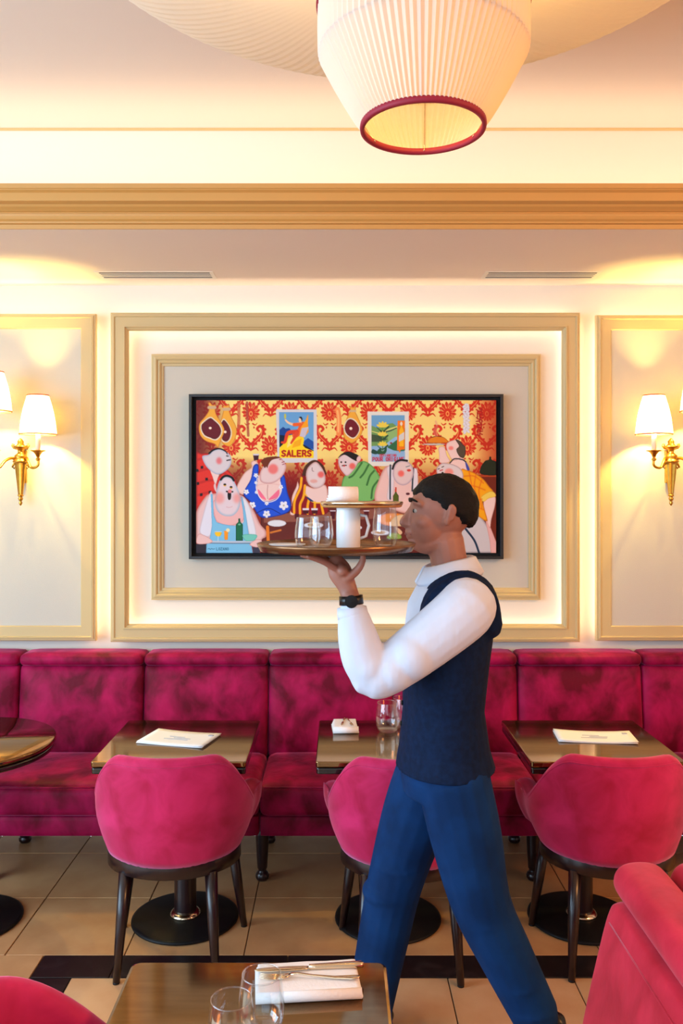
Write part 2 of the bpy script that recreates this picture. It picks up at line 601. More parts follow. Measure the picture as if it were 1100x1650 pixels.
side_panel(5, -3.4, -1.184, 0.979, 2.578, 1)
side_panel(6, 1.259, 3.5, 0.979, 2.572, -1)
X0, X1, Z0, Z1 = -1.114, 1.181, 0.973, 2.584
mid = structure(obj('trim_7', *g_frame(X0, X1, Z0, Z1, [
    (0.0, FY + 0.030), (0.0, FY + 0.012), (0.004, FY + 0.006), (0.010, FY + 0.006), (0.013, FY - 0.002), (0.020, FY - 0.002), (0.024, FY + 0.004),
    (0.064, FY + 0.004), (0.066, FY - 0.004), (0.072, FY - 0.004), (0.074, FY + 0.004), (0.082, FY + 0.010), (0.086, FY + 0.018), (0.086, FY + 0.030)]), 'frame'))
obj('frame_backing', *g_frame(X0, X1, Z0, Z1, [(0.04, FY + 0.03), (0.04, WALL_Y), (0.058, WALL_Y), (0.058, FY + 0.03)]), 'wall', mid)
IX0, IX1, IZ0, IZ1 = -0.923, 0.999, 1.174, 2.388
inner = structure(obj('trim_8', *g_frame(IX0, IX1, IZ0, IZ1, [
    (0.0, WALL_Y), (0.0, 4.170), (0.004, 4.166), (0.012, 4.166), (0.014, 4.158), (0.024, 4.156), (0.030, 4.160), (0.031, 4.166), (0.040, 4.164),
    (0.046, 4.168), (0.047, 4.174), (0.058, 4.176), (0.060, 4.186), (0.060, WALL_Y)]), 'frame'))
box('panel_field', IX0 + 0.05, IX1 - 0.05, 4.183, WALL_Y, IZ0 + 0.05, IZ1 - 0.05, 'panel', inner)

LY = 4.172
def strips(x0, x1, z0, z1, sides, inward, e):
    """light strips along the edges of a panel (power per metre e)"""
    s = 1 if inward else -1
    cx, cz, w, h = (x0 + x1) / 2, (z0 + z1) / 2, x1 - x0, z1 - z0
    for side in sides:
        if side == 'l':
            area('panel_led', (x0, LY, cz), (s, 0.35, 0), (0, 0, 1), h, 0.012, e * h, LED)
        if side == 'r':
            area('panel_led', (x1, LY, cz), (-s, 0.35, 0), (0, 0, 1), h, 0.012, e * h, LED)
        if side == 't':
            area('panel_led', (cx, LY, z1), (0, 0.35, -s), (1, 0, 0), w, 0.012, e * w, LED)
        if side == 'b':
            area('panel_led', (cx, LY, z0), (0, 0.35, s), (1, 0, 0), w, 0.012, e * w, LED)

strips(X0 + 0.061, X1 - 0.061, Z0 + 0.061, Z1 - 0.061, 'lrtb', True, 0.38)
strips(X0 + 0.037, X1 - 0.037, Z0 + 0.03, Z1 - 0.037, 'lrt', False, 0.8)
strips(-3.3, -1.184 - 0.047, 1.0, 2.578 - 0.045, 'rt', False, 0.8)
strips(1.259 + 0.047, 3.4, 1.0, 2.572 - 0.045, 'lt', False, 0.8)

# slot vents in the soffit
def vent(x0, x1, label):
    root = empty('air_vent', ((x0 + x1) / 2, 4.0, SOFFIT_Z))
    tag(root, label, 'vent', 'slot vents in the soffit')
    w = (x1 - x0) / 2
    V, F = join(g_box(-w, -w + 0.018, -0.068, 0.068, -0.0016, 0), g_box(w - 0.018, w, -0.068, 0.068, -0.0016, 0),
                g_box(-w + 0.018, w - 0.018, -0.068, -0.050, -0.0016, 0), g_box(-w + 0.018, w - 0.018, 0.050, 0.068, -0.0016, 0))
    obj('vent_frame', V, F, 'ventw', root)
    box('slot_darkness', -w + 0.018, w - 0.018, -0.05, 0.05, -0.0006, 0, 'black', root)  # thin black sheet standing in for the shade inside the slots
    for k in range(3):
        y = -0.025 + 0.025 * k
        box('slat', -w + 0.018, w - 0.018, y - 0.0065, y + 0.0065, -0.0016, -0.0006, 'ventw', root)

vent(-1.14, -0.585, 'white three-slot air vent in the soffit above the left of the painting')
vent(0.685, 1.23, 'white three-slot air vent in the soffit above the right of the painting')
#@@PAINTING
# ================================================================== the painting (rasterised by the script into vertex colours)
CX0, CX1, CY0, CY1 = 316.0, 799.0, 645.0, 891.0       # drawing units of the canvas
SS = 3
CW, CH = int((CX1 - CX0) * SS), int((CY1 - CY0) * SS)
IMG = np.zeros((CH, CW, 3))
gx = CX0 + (np.arange(CW) + 0.5) / SS
gy = CY0 + (np.arange(CH) + 0.5) / SS

def closed_spline(pts, k=5):
    P = [np.array(p, float) for p in pts]
    n = len(P)
    out = []
    for i in range(n):
        p0, p1, p2, p3 = P[i - 1], P[i], P[(i + 1) % n], P[(i + 2) % n]
        for j in range(k):
            t = j / k
            out.append(0.5 * (2 * p1 + (p2 - p0) * t + (2 * p0 - 5 * p1 + 4 * p2 - p3) * t * t + (3 * p1 - p0 - 3 * p2 + p3) * t ** 3))
    return np.array(out)

def window(x0, x1, y0, y1):
    a, b = max(0, int((x0 - CX0) * SS)), min(CW, int((x1 - CX0) * SS) + 2)
    c, d = max(0, int((y0 - CY0) * SS)), min(CH, int((y1 - CY0) * SS) + 2)
    return a, b, c, d

def boxblur(m, r):
    r = max(1, int(r))
    for ax in (0, 1):
        for _ in range(2):
            p = np.pad(m, [(r + 1, r) if i == ax else (0, 0) for i in (0, 1)], mode='constant')
            c = np.cumsum(p, axis=ax)
            m = (c[2 * r + 1:] - c[:-(2 * r + 1)]) / (2 * r + 1) if ax == 0 else (c[:, 2 * r + 1:] - c[:, :-(2 * r + 1)]) / (2 * r + 1)
    return m

def blend(a, b, c, d, mask, col):
    IMG[c:d, a:b] = IMG[c:d, a:b] * (1 - mask[..., None]) + np.asarray(col, float) * mask[..., None]

def poly(pts, col, edge=None, soft=3.0, curve=True, alpha=1.0, feather=0.0, light=None):
    """filled outline; `edge` is the colour the brush turns to along the rim"""
    P = closed_spline(pts) if curve else np.array(pts, float)
    pad = feather * 2 + 1
    a, b, c, d = window(P[:, 0].min() - pad, P[:, 0].max() + pad, P[:, 1].min() - pad, P[:, 1].max() + pad)
    if b - a < 1 or d - c < 1:
        return
    X, Y = np.meshgrid(gx[a:b], gy[c:d])
    ins = np.zeros(X.shape, bool)
    n = len(P)
    for i in range(n):
        x1, y1 = P[i]
        x2, y2 = P[(i + 1) % n]
        if y1 == y2:
            continue
        cond = ((y1 > Y) != (y2 > Y))
        ins ^= cond & (X < (x2 - x1) * (Y - y1) / (y2 - y1) + x1)
    m = ins.astype(float)
    colour = np.ones(X.shape + (3,)) * np.asarray(col, float)
    if edge is not None:
        s = np.clip((boxblur(m, soft * SS * 0.6) - 0.5) * 2.2, 0, 1)[..., None]
        colour = np.asarray(edge, float) * (1 - s) + colour * s
    if light is not None:            # brighter towards one side, as the brush did
        lx, ly, amt = light
        t = ((X - X.mean()) * lx + (Y - Y.mean()) * ly) / (max(np.ptp(X), np.ptp(Y)) / 2)
        colour = np.clip(colour * (1 + amt * t[..., None]), 0, 255)
    if feather:
        m = boxblur(m, feather * SS)
    blend(a, b, c, d, m * alpha, colour)

def ell(cx, cy, rx, ry, col, edge=None, soft=2.0, rot=0.0, alpha=1.0, feather=0.0):
    t = np.linspace(0, 2 * PI, 28, endpoint=False)
    x, y = rx * np.cos(t), ry * np.sin(t)
    c, s = math.cos(rot), math.sin(rot)
    poly(np.stack([cx + x * c - y * s, cy + x * s + y * c], 1), col, edge, soft, False, alpha, feather)

def stroke(pts, w, col, alpha=1.0, smooth=True):
    """brush line; w is a number or (start, end)"""
    P = np.array(spline(pts, 8) if smooth and len(pts) > 2 else pts, float)
    w0, w1 = (w, w) if not isinstance(w, tuple) else w
    pad = max(w0, w1) + 1
    a, b, c, d = window(P[:, 0].min() - pad, P[:, 0].max() + pad, P[:, 1].min() - pad, P[:, 1].max() + pad)
    if b - a < 1 or d - c < 1:
        return
    X, Y = np.meshgrid(gx[a:b], gy[c:d])
    m = np.zeros(X.shape)
    for i in range(len(P) - 1):
        (x1, y1), (x2, y2) = P[i], P[i + 1]
        L = (x2 - x1) ** 2 + (y2 - y1) ** 2 + 1e-9
        t = np.clip(((X - x1) * (x2 - x1) + (Y - y1) * (y2 - y1)) / L, 0, 1)
        dist = np.hypot(X - x1 - t * (x2 - x1), Y - y1 - t * (y2 - y1))
        ww = (w0 + (w1 - w0) * (i + 0.5) / (len(P) - 1)) / 2
        m = np.maximum(m, np.clip((ww - dist) * SS + 0.5, 0, 1))
    blend(a, b, c, d, m * alpha, col)

LET = {'S': [[(1, .12), (.5, 0), (.05, .18), (.25, .45), (.8, .58), (.95, .82), (.5, 1), (0, .88)]], 'A': [[(0, 1), (.5, 0), (1, 1)], [(.2, .66), (.8, .66)]],
       'L': [[(.05, 0), (.05, 1), (.95, 1)]], 'E': [[(.95, 0), (.05, 0), (.05, 1), (.95, 1)], [(.05, .5), (.8, .5)]],
       'R': [[(.05, 1), (.05, 0), (.75, 0), (.95, .25), (.75, .52), (.05, .52)], [(.5, .52), (1, 1)]],
       'P': [[(.05, 1), (.05, 0), (.75, 0), (.95, .28), (.75, .56), (.05, .56)]], 'O': [[(.5, 0), (.05, .25), (.05, .75), (.5, 1), (.95, .75), (.95, .25), (.5, 0)]],
       'U': [[(.05, 0), (.05, .8), (.5, 1), (.95, .8), (.95, 0)]], 'I': [[(.5, 0), (.5, 1)]],
       'G': [[(.95, .2), (.5, 0), (.05, .25), (.05, .75), (.5, 1), (.95, .8), (.95, .55), (.6, .55)]], 'N': [[(.05, 1), (.05, 0), (.95, 1), (.95, 0)]],
       'D': [[(.05, 0), (.05, 1), (.6, 1), (.95, .7), (.95, .3), (.6, 0), (.05, 0)]], 'F': [[(.95, 0), (.05, 0), (.05, 1)], [(.05, .5), (.8, .5)]],
       'C': [[(.95, .15), (.5, 0), (.05, .25), (.05, .75), (.5, 1), (.95, .85)]], 'Z': [[(0, 0), (1, 0), (0, 1), (1, 1)]], ' ': []}

def text(s, x0, x1, y0, y1, w, col, alpha=1.0):
    n = len(s)
    cell = (x1 - x0) / n
    for i, ch in enumerate(s):
        lw = cell * (0.70 if ch != 'I' else 0.5)
        for st in LET[ch]:
            stroke([(x0 + cell * i + cell * 0.12 + px * lw, y0 + py * (y1 - y0)) for px, py in st], w, col, alpha, smooth=False)

def c1(u, v): return (310 + u / 9.167, 640 + v / 9.167)
def c2(u, v): return (310 + u / 9.167, 760 + v / 9.167)
def c3(u, v): return (430 + u / 9.167, 640 + v / 9.167)
def c4(u, v): return (430 + u / 9.167, 730 + v / 9.167)
def c5(u, v): return (540 + u / 8.46, 640 + v / 8.46)
def c6(u, v): return (540 + u / 8.46, 730 + v / 8.46)
def c7(u, v): return (670 + u / 8.148, 640 + v / 8.148)
def c8(u, v): return (670 + u / 8.148, 760 + v / 8.148)
def r3(u, v): return (300 + u / 4.23, 630 + v / 4.23)
def r4(u, v): return (560 + u / 4.23, 630 + v / 4.23)
def mp(f, *pts): return [f(*p) for p in pts]

# damask wallpaper: one repeat drawn with brush strokes, then laid half-drop
IMG[:] = (243, 216, 132)
RED = (214, 58, 30)
def bloom(x, y, s=1.0):
    for k in range(14):
        a = 2 * PI * k / 14 + 0.11
        r = 12.5 + 2.5 * math.sin(a) * -1
        ell(x + math.cos(a) * r * 0.62 * s, y + math.sin(a) * r * 0.72 * s, r * 0.46 * s, 3.3 * s, RED, rot=a)
        ell(x + math.cos(a) * r * 1.0 * s, y + math.sin(a) * r * 1.12 * s, 1.9 * s, 1.5 * s, RED, rot=a)
    ell(x, y, 8.6 * s, 10 * s, RED)
    for k in range(14):
        a = 2 * PI * k / 14 + 0.11 + PI / 14
        stroke([(x + math.cos(a) * 6.5 * s, y + math.sin(a) * 8 * s), (x + math.cos(a) * 12 * s, y + math.sin(a) * 14 * s)], 0.6, (243, 200, 110), smooth=False)
    ell(x, y + 1, 2.9 * s, 4.3 * s, (238, 170, 90))
    ell(x, y + 1, 1.5 * s, 2.4 * s, RED)
    for q in (-1, 1):
        stroke([(x + q * 3 * s, y + 17 * s), (x + q * 7 * s, y + 19 * s), (x + q * 10 * s, y + 16 * s)], (2.4 * s, 0.8), RED)
        stroke([(x + q * 1.5, y - 8 * s), (x + q * 4, y - 13 * s)], 0.7, (243, 216, 132))
        stroke([(x + q * 7, y - 3 * s), (x + q * 11, y - 6 * s)], 0.7, (243, 216, 132))
        stroke([(x + q * 7, y + 5 * s), (x + q * 11, y + 9 * s)], 0.7, (243, 216, 132))
def scroll(x, y):
    for q in (-1, 1):
        stroke([(x + q * 3, y + 10), (x + q * 9, y + 3), (x + q * 17, y - 5), (x + q * 20, y - 14), (x + q * 15, y - 19), (x + q * 10, y - 15), (x + q * 13, y - 11)], (7.4, 3.2), RED)
        for (dx, dy, r) in ((8, 9, 2.6), (13, 4, 2.4), (19, 0, 2.6), (22, -7, 2.6), (23, -14, 2.2), (20, -20, 2.0), (5, 2, 2.0), (11, -3, 1.8)):
            ell(x + q * dx, y + dy, r, r * 0.8, RED, rot=q * 0.8)
        stroke([(x + q * 2, y + 18), (x + q * 8, y + 16), (x + q * 12, y + 20)], (3.2, 1.0), RED)
        stroke([(x + q * 6, y + 7), (x + q * 15, y - 2), (x + q * 18, y - 12)], 0.8, (243, 200, 110))
        ell(x + q * 5, y - 17, 1.2, 1.8, RED)
    poly([(x, y + 7), (x + 4, y + 14), (x, y + 21), (x - 4, y + 14)], RED)
    ell(x, y + 14, 1.0, 2.4, (243, 200, 110))
PX, PY = 63.2, 110.0
for i in range(-1, 9):
    for j in range(-1, 3):
        bx, by = 341.0 + PX * i, 666.0 + PY * j
        bloom(bx, by)
        bloom(bx + PX / 2, by + PY / 2, 1.05)
        scroll(bx, by + 40)
        scroll(bx + PX / 2, by + 40 - PY / 2)
# brown-red darkening of the wallpaper towards the corners and behind the figures
Xg, Yg = np.meshgrid(gx, gy)
def tint(mask, col):
    IMG[:] = IMG * (1 - mask[..., None]) + np.asarray(col, float) * mask[..., None]
tint(np.clip((366 - Xg) / 40, 0, 1) * 0.85, (112, 26, 22))
tint(np.clip((Xg - 758) / 40, 0, 1) * 0.72, (176, 40, 16))
tint(np.clip((Yg - 735) / 70, 0, 1) * 0.85, (140, 26, 10))
tint(np.clip(1 - np.hypot((Xg - 385) / 70, (Yg - 790) / 55), 0, 1) * 0.9, (120, 40, 16))
tint(np.clip(1 - np.hypot((Xg - 470) / 60, (Yg - 800) / 60), 0, 1) * 0.95, (110, 8, 14))

# hams and sausages
HAM, HAME, CUT, CUTE, FAT = (238, 176, 66), (190, 112, 34), (112, 22, 38), (84, 12, 26), (232, 216, 190)
poly(mp(c1, (450, 130), (500, 128), (548, 115), (545, 200), (580, 300), (640, 420), (655, 520), (620, 650), (560, 725), (490, 715), (430, 650), (410, 420), (455, 210)), HAM, HAME, 2)
poly(mp(c1, (465, 318), (545, 410), (585, 520), (562, 625), (505, 672), (430, 640), (440, 500), (415, 400)), FAT)
poly(mp(c1, (465, 338), (535, 420), (567, 520), (547, 615), (500, 656), (440, 620), (450, 500), (425, 410)), CUT, CUTE, 2)
poly(mp(c1, (235, 80), (265, 80), (298, 118), (345, 112), (338, 190), (360, 270), (425, 370), (475, 490), (440, 600), (400, 700), (375, 750), (330, 695), (200, 650), (120, 570), (95, 470), (110, 380), (170, 310), (228, 230), (245, 180), (243, 130)), HAM, HAME, 2)
poly(mp(c1, (265, 292), (330, 330), (405, 405), (445, 500), (412, 590), (345, 640), (255, 615), (175, 580), (128, 500), (122, 410), (180, 345)), FAT)
poly(mp(c1, (265, 312), (320, 345), (392, 415), (425, 500), (398, 580), (335, 622), (262, 598), (185, 562), (142, 490), (138, 415), (190, 358)), CUT, CUTE, 2)
for u, v in ((265, 458), (485, 515)):
    ell(*c1(u, v), 2.3, 2.1, (240, 220, 200))
for (u0, v0, u1, v1) in ((245, 155, 335, 155), (465, 180, 545, 180)):
    stroke(mp(c1, (u0, v0), (u1, v1)), 5, (206, 176, 140), smooth=False)
stroke([(384.5, 651), (385, 672), (384, 690)], 5, (200, 104, 70), 0.75)
stroke([(398, 649), (398.5, 672), (400, 702)], 4, (176, 84, 66), 0.8)
poly(mp(c5, (120, 560), (110, 430), (150, 300), (185, 220), (205, 180), (185, 120), (240, 140), (285, 125), (268, 190), (300, 260), (350, 380), (370, 450), (330, 550), (230, 630), (170, 600)), HAM, HAME, 2)
poly(mp(c5, (200, 285), (280, 320), (335, 420), (310, 510), (240, 570), (150, 520), (112, 430), (140, 330)), FAT)
poly(mp(c5, (200, 302), (270, 335), (322, 425), (298, 505), (238, 552), (160, 505), (128, 428), (150, 342)), (122, 26, 44), CUTE, 2)
ell(*c5(210, 428), 2.4, 2.4, (245, 226, 206))
stroke(mp(c5, (205, 190), (270, 190)), 3.6, (214, 182, 140), smooth=False)
stroke(mp(c5, (30, 170), (50, 300), (45, 500)), 8, (240, 150, 84))
stroke(mp(c5, (28, 190), (42, 300), (40, 470)), 3, (248, 186, 120))

# first poster
poly([(444.5, 660), (510, 660), (511, 745), (447, 746)], (214, 212, 214), curve=False)
poly([(449.5, 664.5), (505, 664.5), (505, 738), (450, 738)], (112, 168, 214), curve=False)
poly([(450, 693), (456, 688), (460, 691), (466, 690), (472, 698), (470, 705), (450, 705)], (24, 74, 150), curve=False)
poly([(450, 701), (460, 702), (464, 708), (452, 720), (450, 720)], (26, 34, 60), curve=False)
poly([(488, 712), (496, 706), (505, 712), (505, 724), (492, 722)], (30, 88, 170), curve=False)
poly([(487, 715), (495, 720), (505, 726), (505, 732), (480, 730)], (26, 34, 60), curve=False)
poly([(450, 722), (458, 714), (464, 702), (474, 700), (488, 704), (490, 708), (488, 718), (492, 722), (505, 727), (505, 738), (450, 738)], (250, 214, 30), curve=False)
poly([(464, 708), (470, 702), (478, 704), (470, 716), (462, 722)], (244, 226, 130), curve=False)
poly([(474, 712), (486, 706), (484, 718), (470, 722)], (244, 178, 22), curve=False)
stroke([(488, 684), (480, 698), (475, 702)], 8.5, (232, 104, 40))
stroke([(478, 696), (464, 698), (459, 712), (454, 713)], (7, 3.4), (220, 72, 36))
stroke([(478, 698), (474, 706), (469, 714)], (6, 3), (226, 82, 40))
stroke([(484, 683), (472, 684), (464, 681), (460, 677)], (5, 2.6), (236, 200, 170))
stroke([(484, 684), (474, 684.5)], (6, 5), (232, 104, 40), smooth=False)
ell(483.6, 677, 2.6, 4, (238, 206, 178))
poly([(481.5, 673), (485, 671.5), (487, 675), (486, 679), (484.5, 675)], (20, 22, 40))
ell(459.2, 671, 1.7, 4.5, (200, 196, 90))
poly([(493, 676), (495.5, 668.5), (496.5, 669), (496, 682), (497, 696), (490, 705), (482, 704), (484, 690), (489, 682)], (244, 168, 30), curve=False)
poly([(486, 690), (497, 688), (491, 705), (482.5, 703)], (206, 196, 206), curve=False)
text('SALERS', 453.2, 502.4, 726.2, 735.2, 2.6, (182, 32, 22))

# second poster
poly([(591.5, 663.5), (658, 663.5), (658, 751), (593, 751)], (226, 222, 212), curve=False)
poly([(598, 669.5), (651.5, 669.5), (651.5, 744), (598.5, 744)], (118, 170, 206), curve=False)
poly([(598, 686), (608, 690), (618, 684), (632, 682), (640, 688), (652, 690), (652, 722), (640, 722), (620, 716), (598, 722)], (120, 160, 96), curve=False)
poly([(622, 694), (640, 686), (640, 706), (626, 716)], (150, 186, 120), curve=False)
poly([(598, 700), (612, 702), (624, 708), (612, 712), (598, 712)], (72, 92, 66), curve=False)
poly([(620, 716), (636, 704), (640, 704), (640, 712), (622, 722)], (150, 190, 220), curve=False)
poly([(624, 720), (640, 708), (652, 716), (652, 726), (640, 728), (626, 726)], (56, 116, 78), curve=False)
poly([(598, 719), (616, 718), (634, 726), (652, 728), (652, 744), (598, 744)], (150, 184, 216), curve=False)
stroke([(598, 695), (612, 698), (626, 692), (640, 688)], (1.2, 2.6), (216, 214, 130))
stroke([(612, 696), (626, 695), (638, 690)], 1.5, (40, 60, 60))
stroke([(616, 728), (616, 712), (615.5, 690)], 1.6, (110, 150, 50))
for (fx, fy, s) in ((616, 688, 1.2), (616, 702, 1.0), (616, 718, 1.0)):
    for a in (-1.2, -0.6, 0, 0.6, 1.2):
        ell(fx + math.sin(a) * 4.5 * s, fy - math.cos(a) * 3.4 * s, 4.2 * s, 1.7 * s, (232, 208, 84), rot=a - PI / 2)
    stroke([(fx - 8 * s, fy + 1), (fx, fy + 6 * s), (fx + 8 * s, fy)], (1, 2.6), (44, 84, 60))
poly([(606, 730), (612, 722), (616, 728), (622, 720), (622, 728), (616, 733)], (44, 96, 62))
poly([(600, 724), (608, 728), (606, 732), (598, 730)], (44, 84, 70))
poly([(640, 678), (651.8, 678), (651.8, 724), (639, 726)], (240, 128, 20), curve=False)
poly([(642, 722), (645, 722), (644, 730), (642, 728)], (240, 128, 20), curve=False)
poly([(644, 680), (648, 680), (648, 688), (650.4, 694), (650.4, 720), (642, 720), (642, 694), (644.5, 688)], (246, 186, 30), (150, 70, 10), 1.0, curve=False)
ell(646, 683, 2, 3.4, (226, 214, 196))
poly([(642, 702), (650.6, 696), (650.6, 708), (642, 712)], (212, 210, 206), curve=False)
ell(629.5, 714, 2, 1.4, (150, 50, 40))
text('DEFIANCING', 611, 638.5, 732, 735.6, 0.9, (200, 66, 90))
text('POUR ORIGINE', 599.5, 651, 737, 743, 1.3, (196, 48, 76))

# garlic braid, chillies, cabinet with flagon
for k in range(34):
    v = 100 + k * 11
    ell(*c7(655 + 28 * math.sin(k * 2.4), v), 3.2, 2.0, (226, 224, 232), (176, 174, 190), 1.0, rot=k * 1.3)
for k in range(30):
    v = 150 + k * 12
    ell(*c7(830 + (34 - k * 0.3) * math.sin(k * 2.1), v), 3.4, 1.0, (196, 26, 30), (120, 8, 16), 0.8, rot=0.8 + math.sin(k * 1.7))
poly([(744, 765.5), (800, 765.5), (800, 892), (744, 892)], (120, 40, 18), curve=False)
poly([(688, 766), (745, 766), (745, 780), (688, 780)], (176, 70, 20), curve=False)
stroke([(744, 767), (799, 767)], 2.6, (178, 74, 26), smooth=False)
poly(mp(c7, (850, 1010), (845, 920), (900, 840), (950, 820), (958, 785), (980, 785), (988, 822), (1050, 850), (1080, 930), (1060, 1020)), (34, 46, 22), (14, 20, 8), 3)

# waiter with the roast, upper right
SK, SKE = (236, 206, 198), (206, 150, 136)
poly(mp(c7, (295, 660), (370, 655), (400, 760), (440, 850), (310, 862), (300, 760)), SK, SKE, 2)
poly(mp(c7, (440, 870), (480, 810), (560, 780), (640, 830), (690, 960), (560, 950), (470, 910)), SK, SKE, 2)
poly(mp(c7, (640, 850), (665, 870), (700, 950), (665, 955)), (70, 80, 170))
poly(mp(c7, (405, 600), (470, 570), (560, 560), (575, 650), (560, 740), (575, 800), (480, 830), (420, 740), (392, 660)), SK, SKE, 2)
poly(mp(c7, (515, 560), (570, 575), (610, 620), (645, 660), (640, 760), (615, 800), (560, 770), (525, 690), (560, 640)), (96, 80, 62), (56, 44, 34), 2)
stroke(mp(c7, (440, 865), (500, 810), (600, 820), (650, 850)), 1.8, (24, 22, 40))
ell(*c7(455, 670), 4, 3.2, (236, 120, 110), alpha=0.75, feather=0.8)
ell(*c7(230, 620), 19, 1.6, (206, 200, 190), (120, 110, 100), 0.8)
poly(mp(c7, (150, 600), (180, 540), (250, 512), (340, 520), (400, 560), (405, 600)), (228, 140, 30), (170, 80, 10), 2)
stroke(mp(c7, (200, 530), (260, 515), (330, 520)), 1, (96, 46, 14))
stroke(mp(c7, (260, 500), (240, 440), (270, 380), (255, 320)), (6, 3), (222, 150, 140), 0.5)

# man in yellow plaid, right
poly(mp(c8, (560, 600), (700, 560), (790, 540), (900, 660), (1000, 830), (1050, 960), (1060, 1080), (300, 1080), (420, 800)), (206, 200, 202), (150, 140, 146), 4)
poly(mp(c8, (900, 600), (960, 700), (1060, 960), (1080, 1080), (985, 1080), (960, 900)), (228, 180, 176), SKE, 2)
poly(mp(c8, (880, 400), (960, 330), (1035, 330), (1030, 450), (985, 620), (965, 740), (920, 640)), SK, SKE, 2)
poly(mp(c8, (590, -30), (660, -20), (750, 10), (870, 90), (960, 200), (1005, 265), (880, 330), (870, 400), (905, 530), (930, 650), (820, 590), (700, 480), (600, 320), (560, 130)), (240, 172, 10), (196, 110, 8), 3)
poly(mp(c8, (850, 330), (960, 260), (1020, 270), (1040, 325), (950, 350), (880, 395)), (236, 206, 96), (200, 150, 40), 1.5)
for P_ in (((690, -10), (720, 150), (760, 400)), ((780, 40), (760, 200), (800, 330)), ((620, 60), (760, 60), (880, 150)), ((600, 180), (760, 190), (900, 240)), ((860, 100), (820, 260), (860, 480)), ((640, 330), (760, 380), (860, 360)), ((700, 480), (800, 470), (880, 500))):
    stroke(mp(c8, *P_), 2.4, (222, 104, 20), 0.5)
stroke(mp(c8, (640, 740), (760, 900), (822, 1060)), 3.2, (24, 54, 84))
poly(mp(c7, (262, 950), (290, 900), (350, 865), (470, 880), (570, 930), (615, 1010), (600, 1100), (520, 1130), (420, 1090), (340, 1070), (285, 1040)), (222, 208, 206), (180, 150, 150), 3)
ell(*c7(430, 985), 7, 6, (236, 130, 116), alpha=0.75, feather=1.2)
poly(mp(c7, (330, 995), (355, 985), (385, 1055), (365, 1060)), (40, 22, 20))
stroke(mp(c7, (335, 920), (360, 908)), 1.2, (40, 24, 20)); stroke(mp(c7, (285, 945), (305, 938)), 1.2, (40, 24, 20))
stroke(mp(c7, (310, 965), (345, 955)), 1.6, (190, 60, 60))

# table in the middle of the picture
poly([(420, 826), (700, 806), (700, 892), (420, 892)], (112, 44, 34), (92, 30, 26), 4, curve=False)
poly([(425, 828), (560, 824), (680, 812), (690, 830), (560, 838), (425, 842)], (150, 92, 74), curve=False)

for (x, y, rx) in ((505, 846, 16), (565, 850, 18), (612, 858, 15)):
    ell(x, y, rx, rx * 0.3, (222, 220, 226), (176, 168, 176), 1.2)
    ell(x, y - 0.6, rx * 0.6, rx * 0.16, (196, 150, 96))
for x in (478, 536, 590):
    poly([(x - 4, 824), (x + 4, 824), (x + 3, 836), (x - 3, 836)], (92, 20, 34), curve=False)
    stroke([(x - 4, 823), (x + 4, 823)], 1.6, (222, 214, 222), smooth=False)

# man in green stripes
poly(mp(r4, (60, 500), (110, 478), (170, 515), (218, 590), (205, 670), (170, 745), (40, 750), (-40, 700), (-30, 590), (20, 555)), (132, 190, 112), (84, 140, 76), 3)
for P_ in (((95, 490), (40, 570), (10, 590)), ((140, 505), (110, 560), (85, 590)), ((178, 545), (150, 580), (130, 640)), ((205, 610), (170, 660), (160, 730))):
    stroke(mp(r4, *P_), 3.0, (66, 122, 62))
poly(mp(c5, (40, 850), (90, 790), (200, 770), (310, 810), (325, 850), (290, 930), (235, 1010), (160, 1075), (95, 1020), (50, 940)), (226, 204, 204), (196, 156, 160), 3)
poly(mp(c5, (32, 835), (90, 770), (180, 742), (290, 780), (325, 815), (295, 872), (230, 845), (140, 790), (90, 795)), (32, 22, 22))
ell(*c5(318, 842), 3.4, 5, (228, 196, 192), (190, 130, 126), 1, rot=0.3)
ell(*c5(230, 940), 5, 5, (232, 92, 80), alpha=0.8, feather=1.0)
for u in (80, 138):
    ell(*c5(u, 886), 1.4, 1.5, (50, 30, 24))
stroke(mp(c5, (92, 935), (120, 928), (150, 930)), 1.5, (40, 20, 20)); ell(*c5(120, 936), 1.6, 1.3, (216, 60, 56))

# man with braces
poly(mp(c6, (735, 170), (650, 230), (600, 340), (540, 520), (535, 640), (600, 700), (760, 760), (950, 820), (1120, 780), (1120, 260), (1060, 205)), (232, 196, 188), (204, 146, 134), 5)
poly(mp(c6, (700, 200), (790, 190), (800, 400), (770, 620), (700, 620), (720, 400)), (224, 214, 218), (206, 170, 168), 2)
poly(mp(c6, (1040, 240), (1110, 240), (1110, 520), (1040, 500)), (224, 214, 218))
stroke(mp(c6, (748, 165), (745, 400), (745, 625)), 2.4, (36, 62, 76))
stroke(mp(c6, (1062, 210), (1050, 380), (1045, 515)), 2.4, (36, 52, 66))
poly(mp(c6, (785, 230), (820, 150), (890, 105), (980, 115), (1050, 190), (1062, 290), (1020, 390), (930, 440), (840, 410), (785, 320)), (224, 200, 196), (184, 160, 172), 4)
stroke(mp(c6, (778, 215), (810, 140), (880, 98), (975, 105)), 3.2, (28, 24, 26))
ell(*c6(893, 280), 5, 5, (234, 100, 90), alpha=0.85, feather=1.2)
ell(*c6(1000, 236), 3.4, 2, (214, 70, 60)); stroke(mp(c6, (960, 190), (1010, 175)), 1.0, (70, 110, 110))
stroke(mp(c6, (880, 720), (980, 630), (1070, 560)), (9, 6), (236, 198, 188))
ell(*c6(985, 555), 3.2, 2.0, (96, 34, 50))
poly(mp(c6, (812, 470), (830, 470), (834, 545), (860, 580), (862, 742), (785, 742), (783, 585), (808, 545)), (92, 104, 22), (34, 40, 10), 1.6, curve=False)
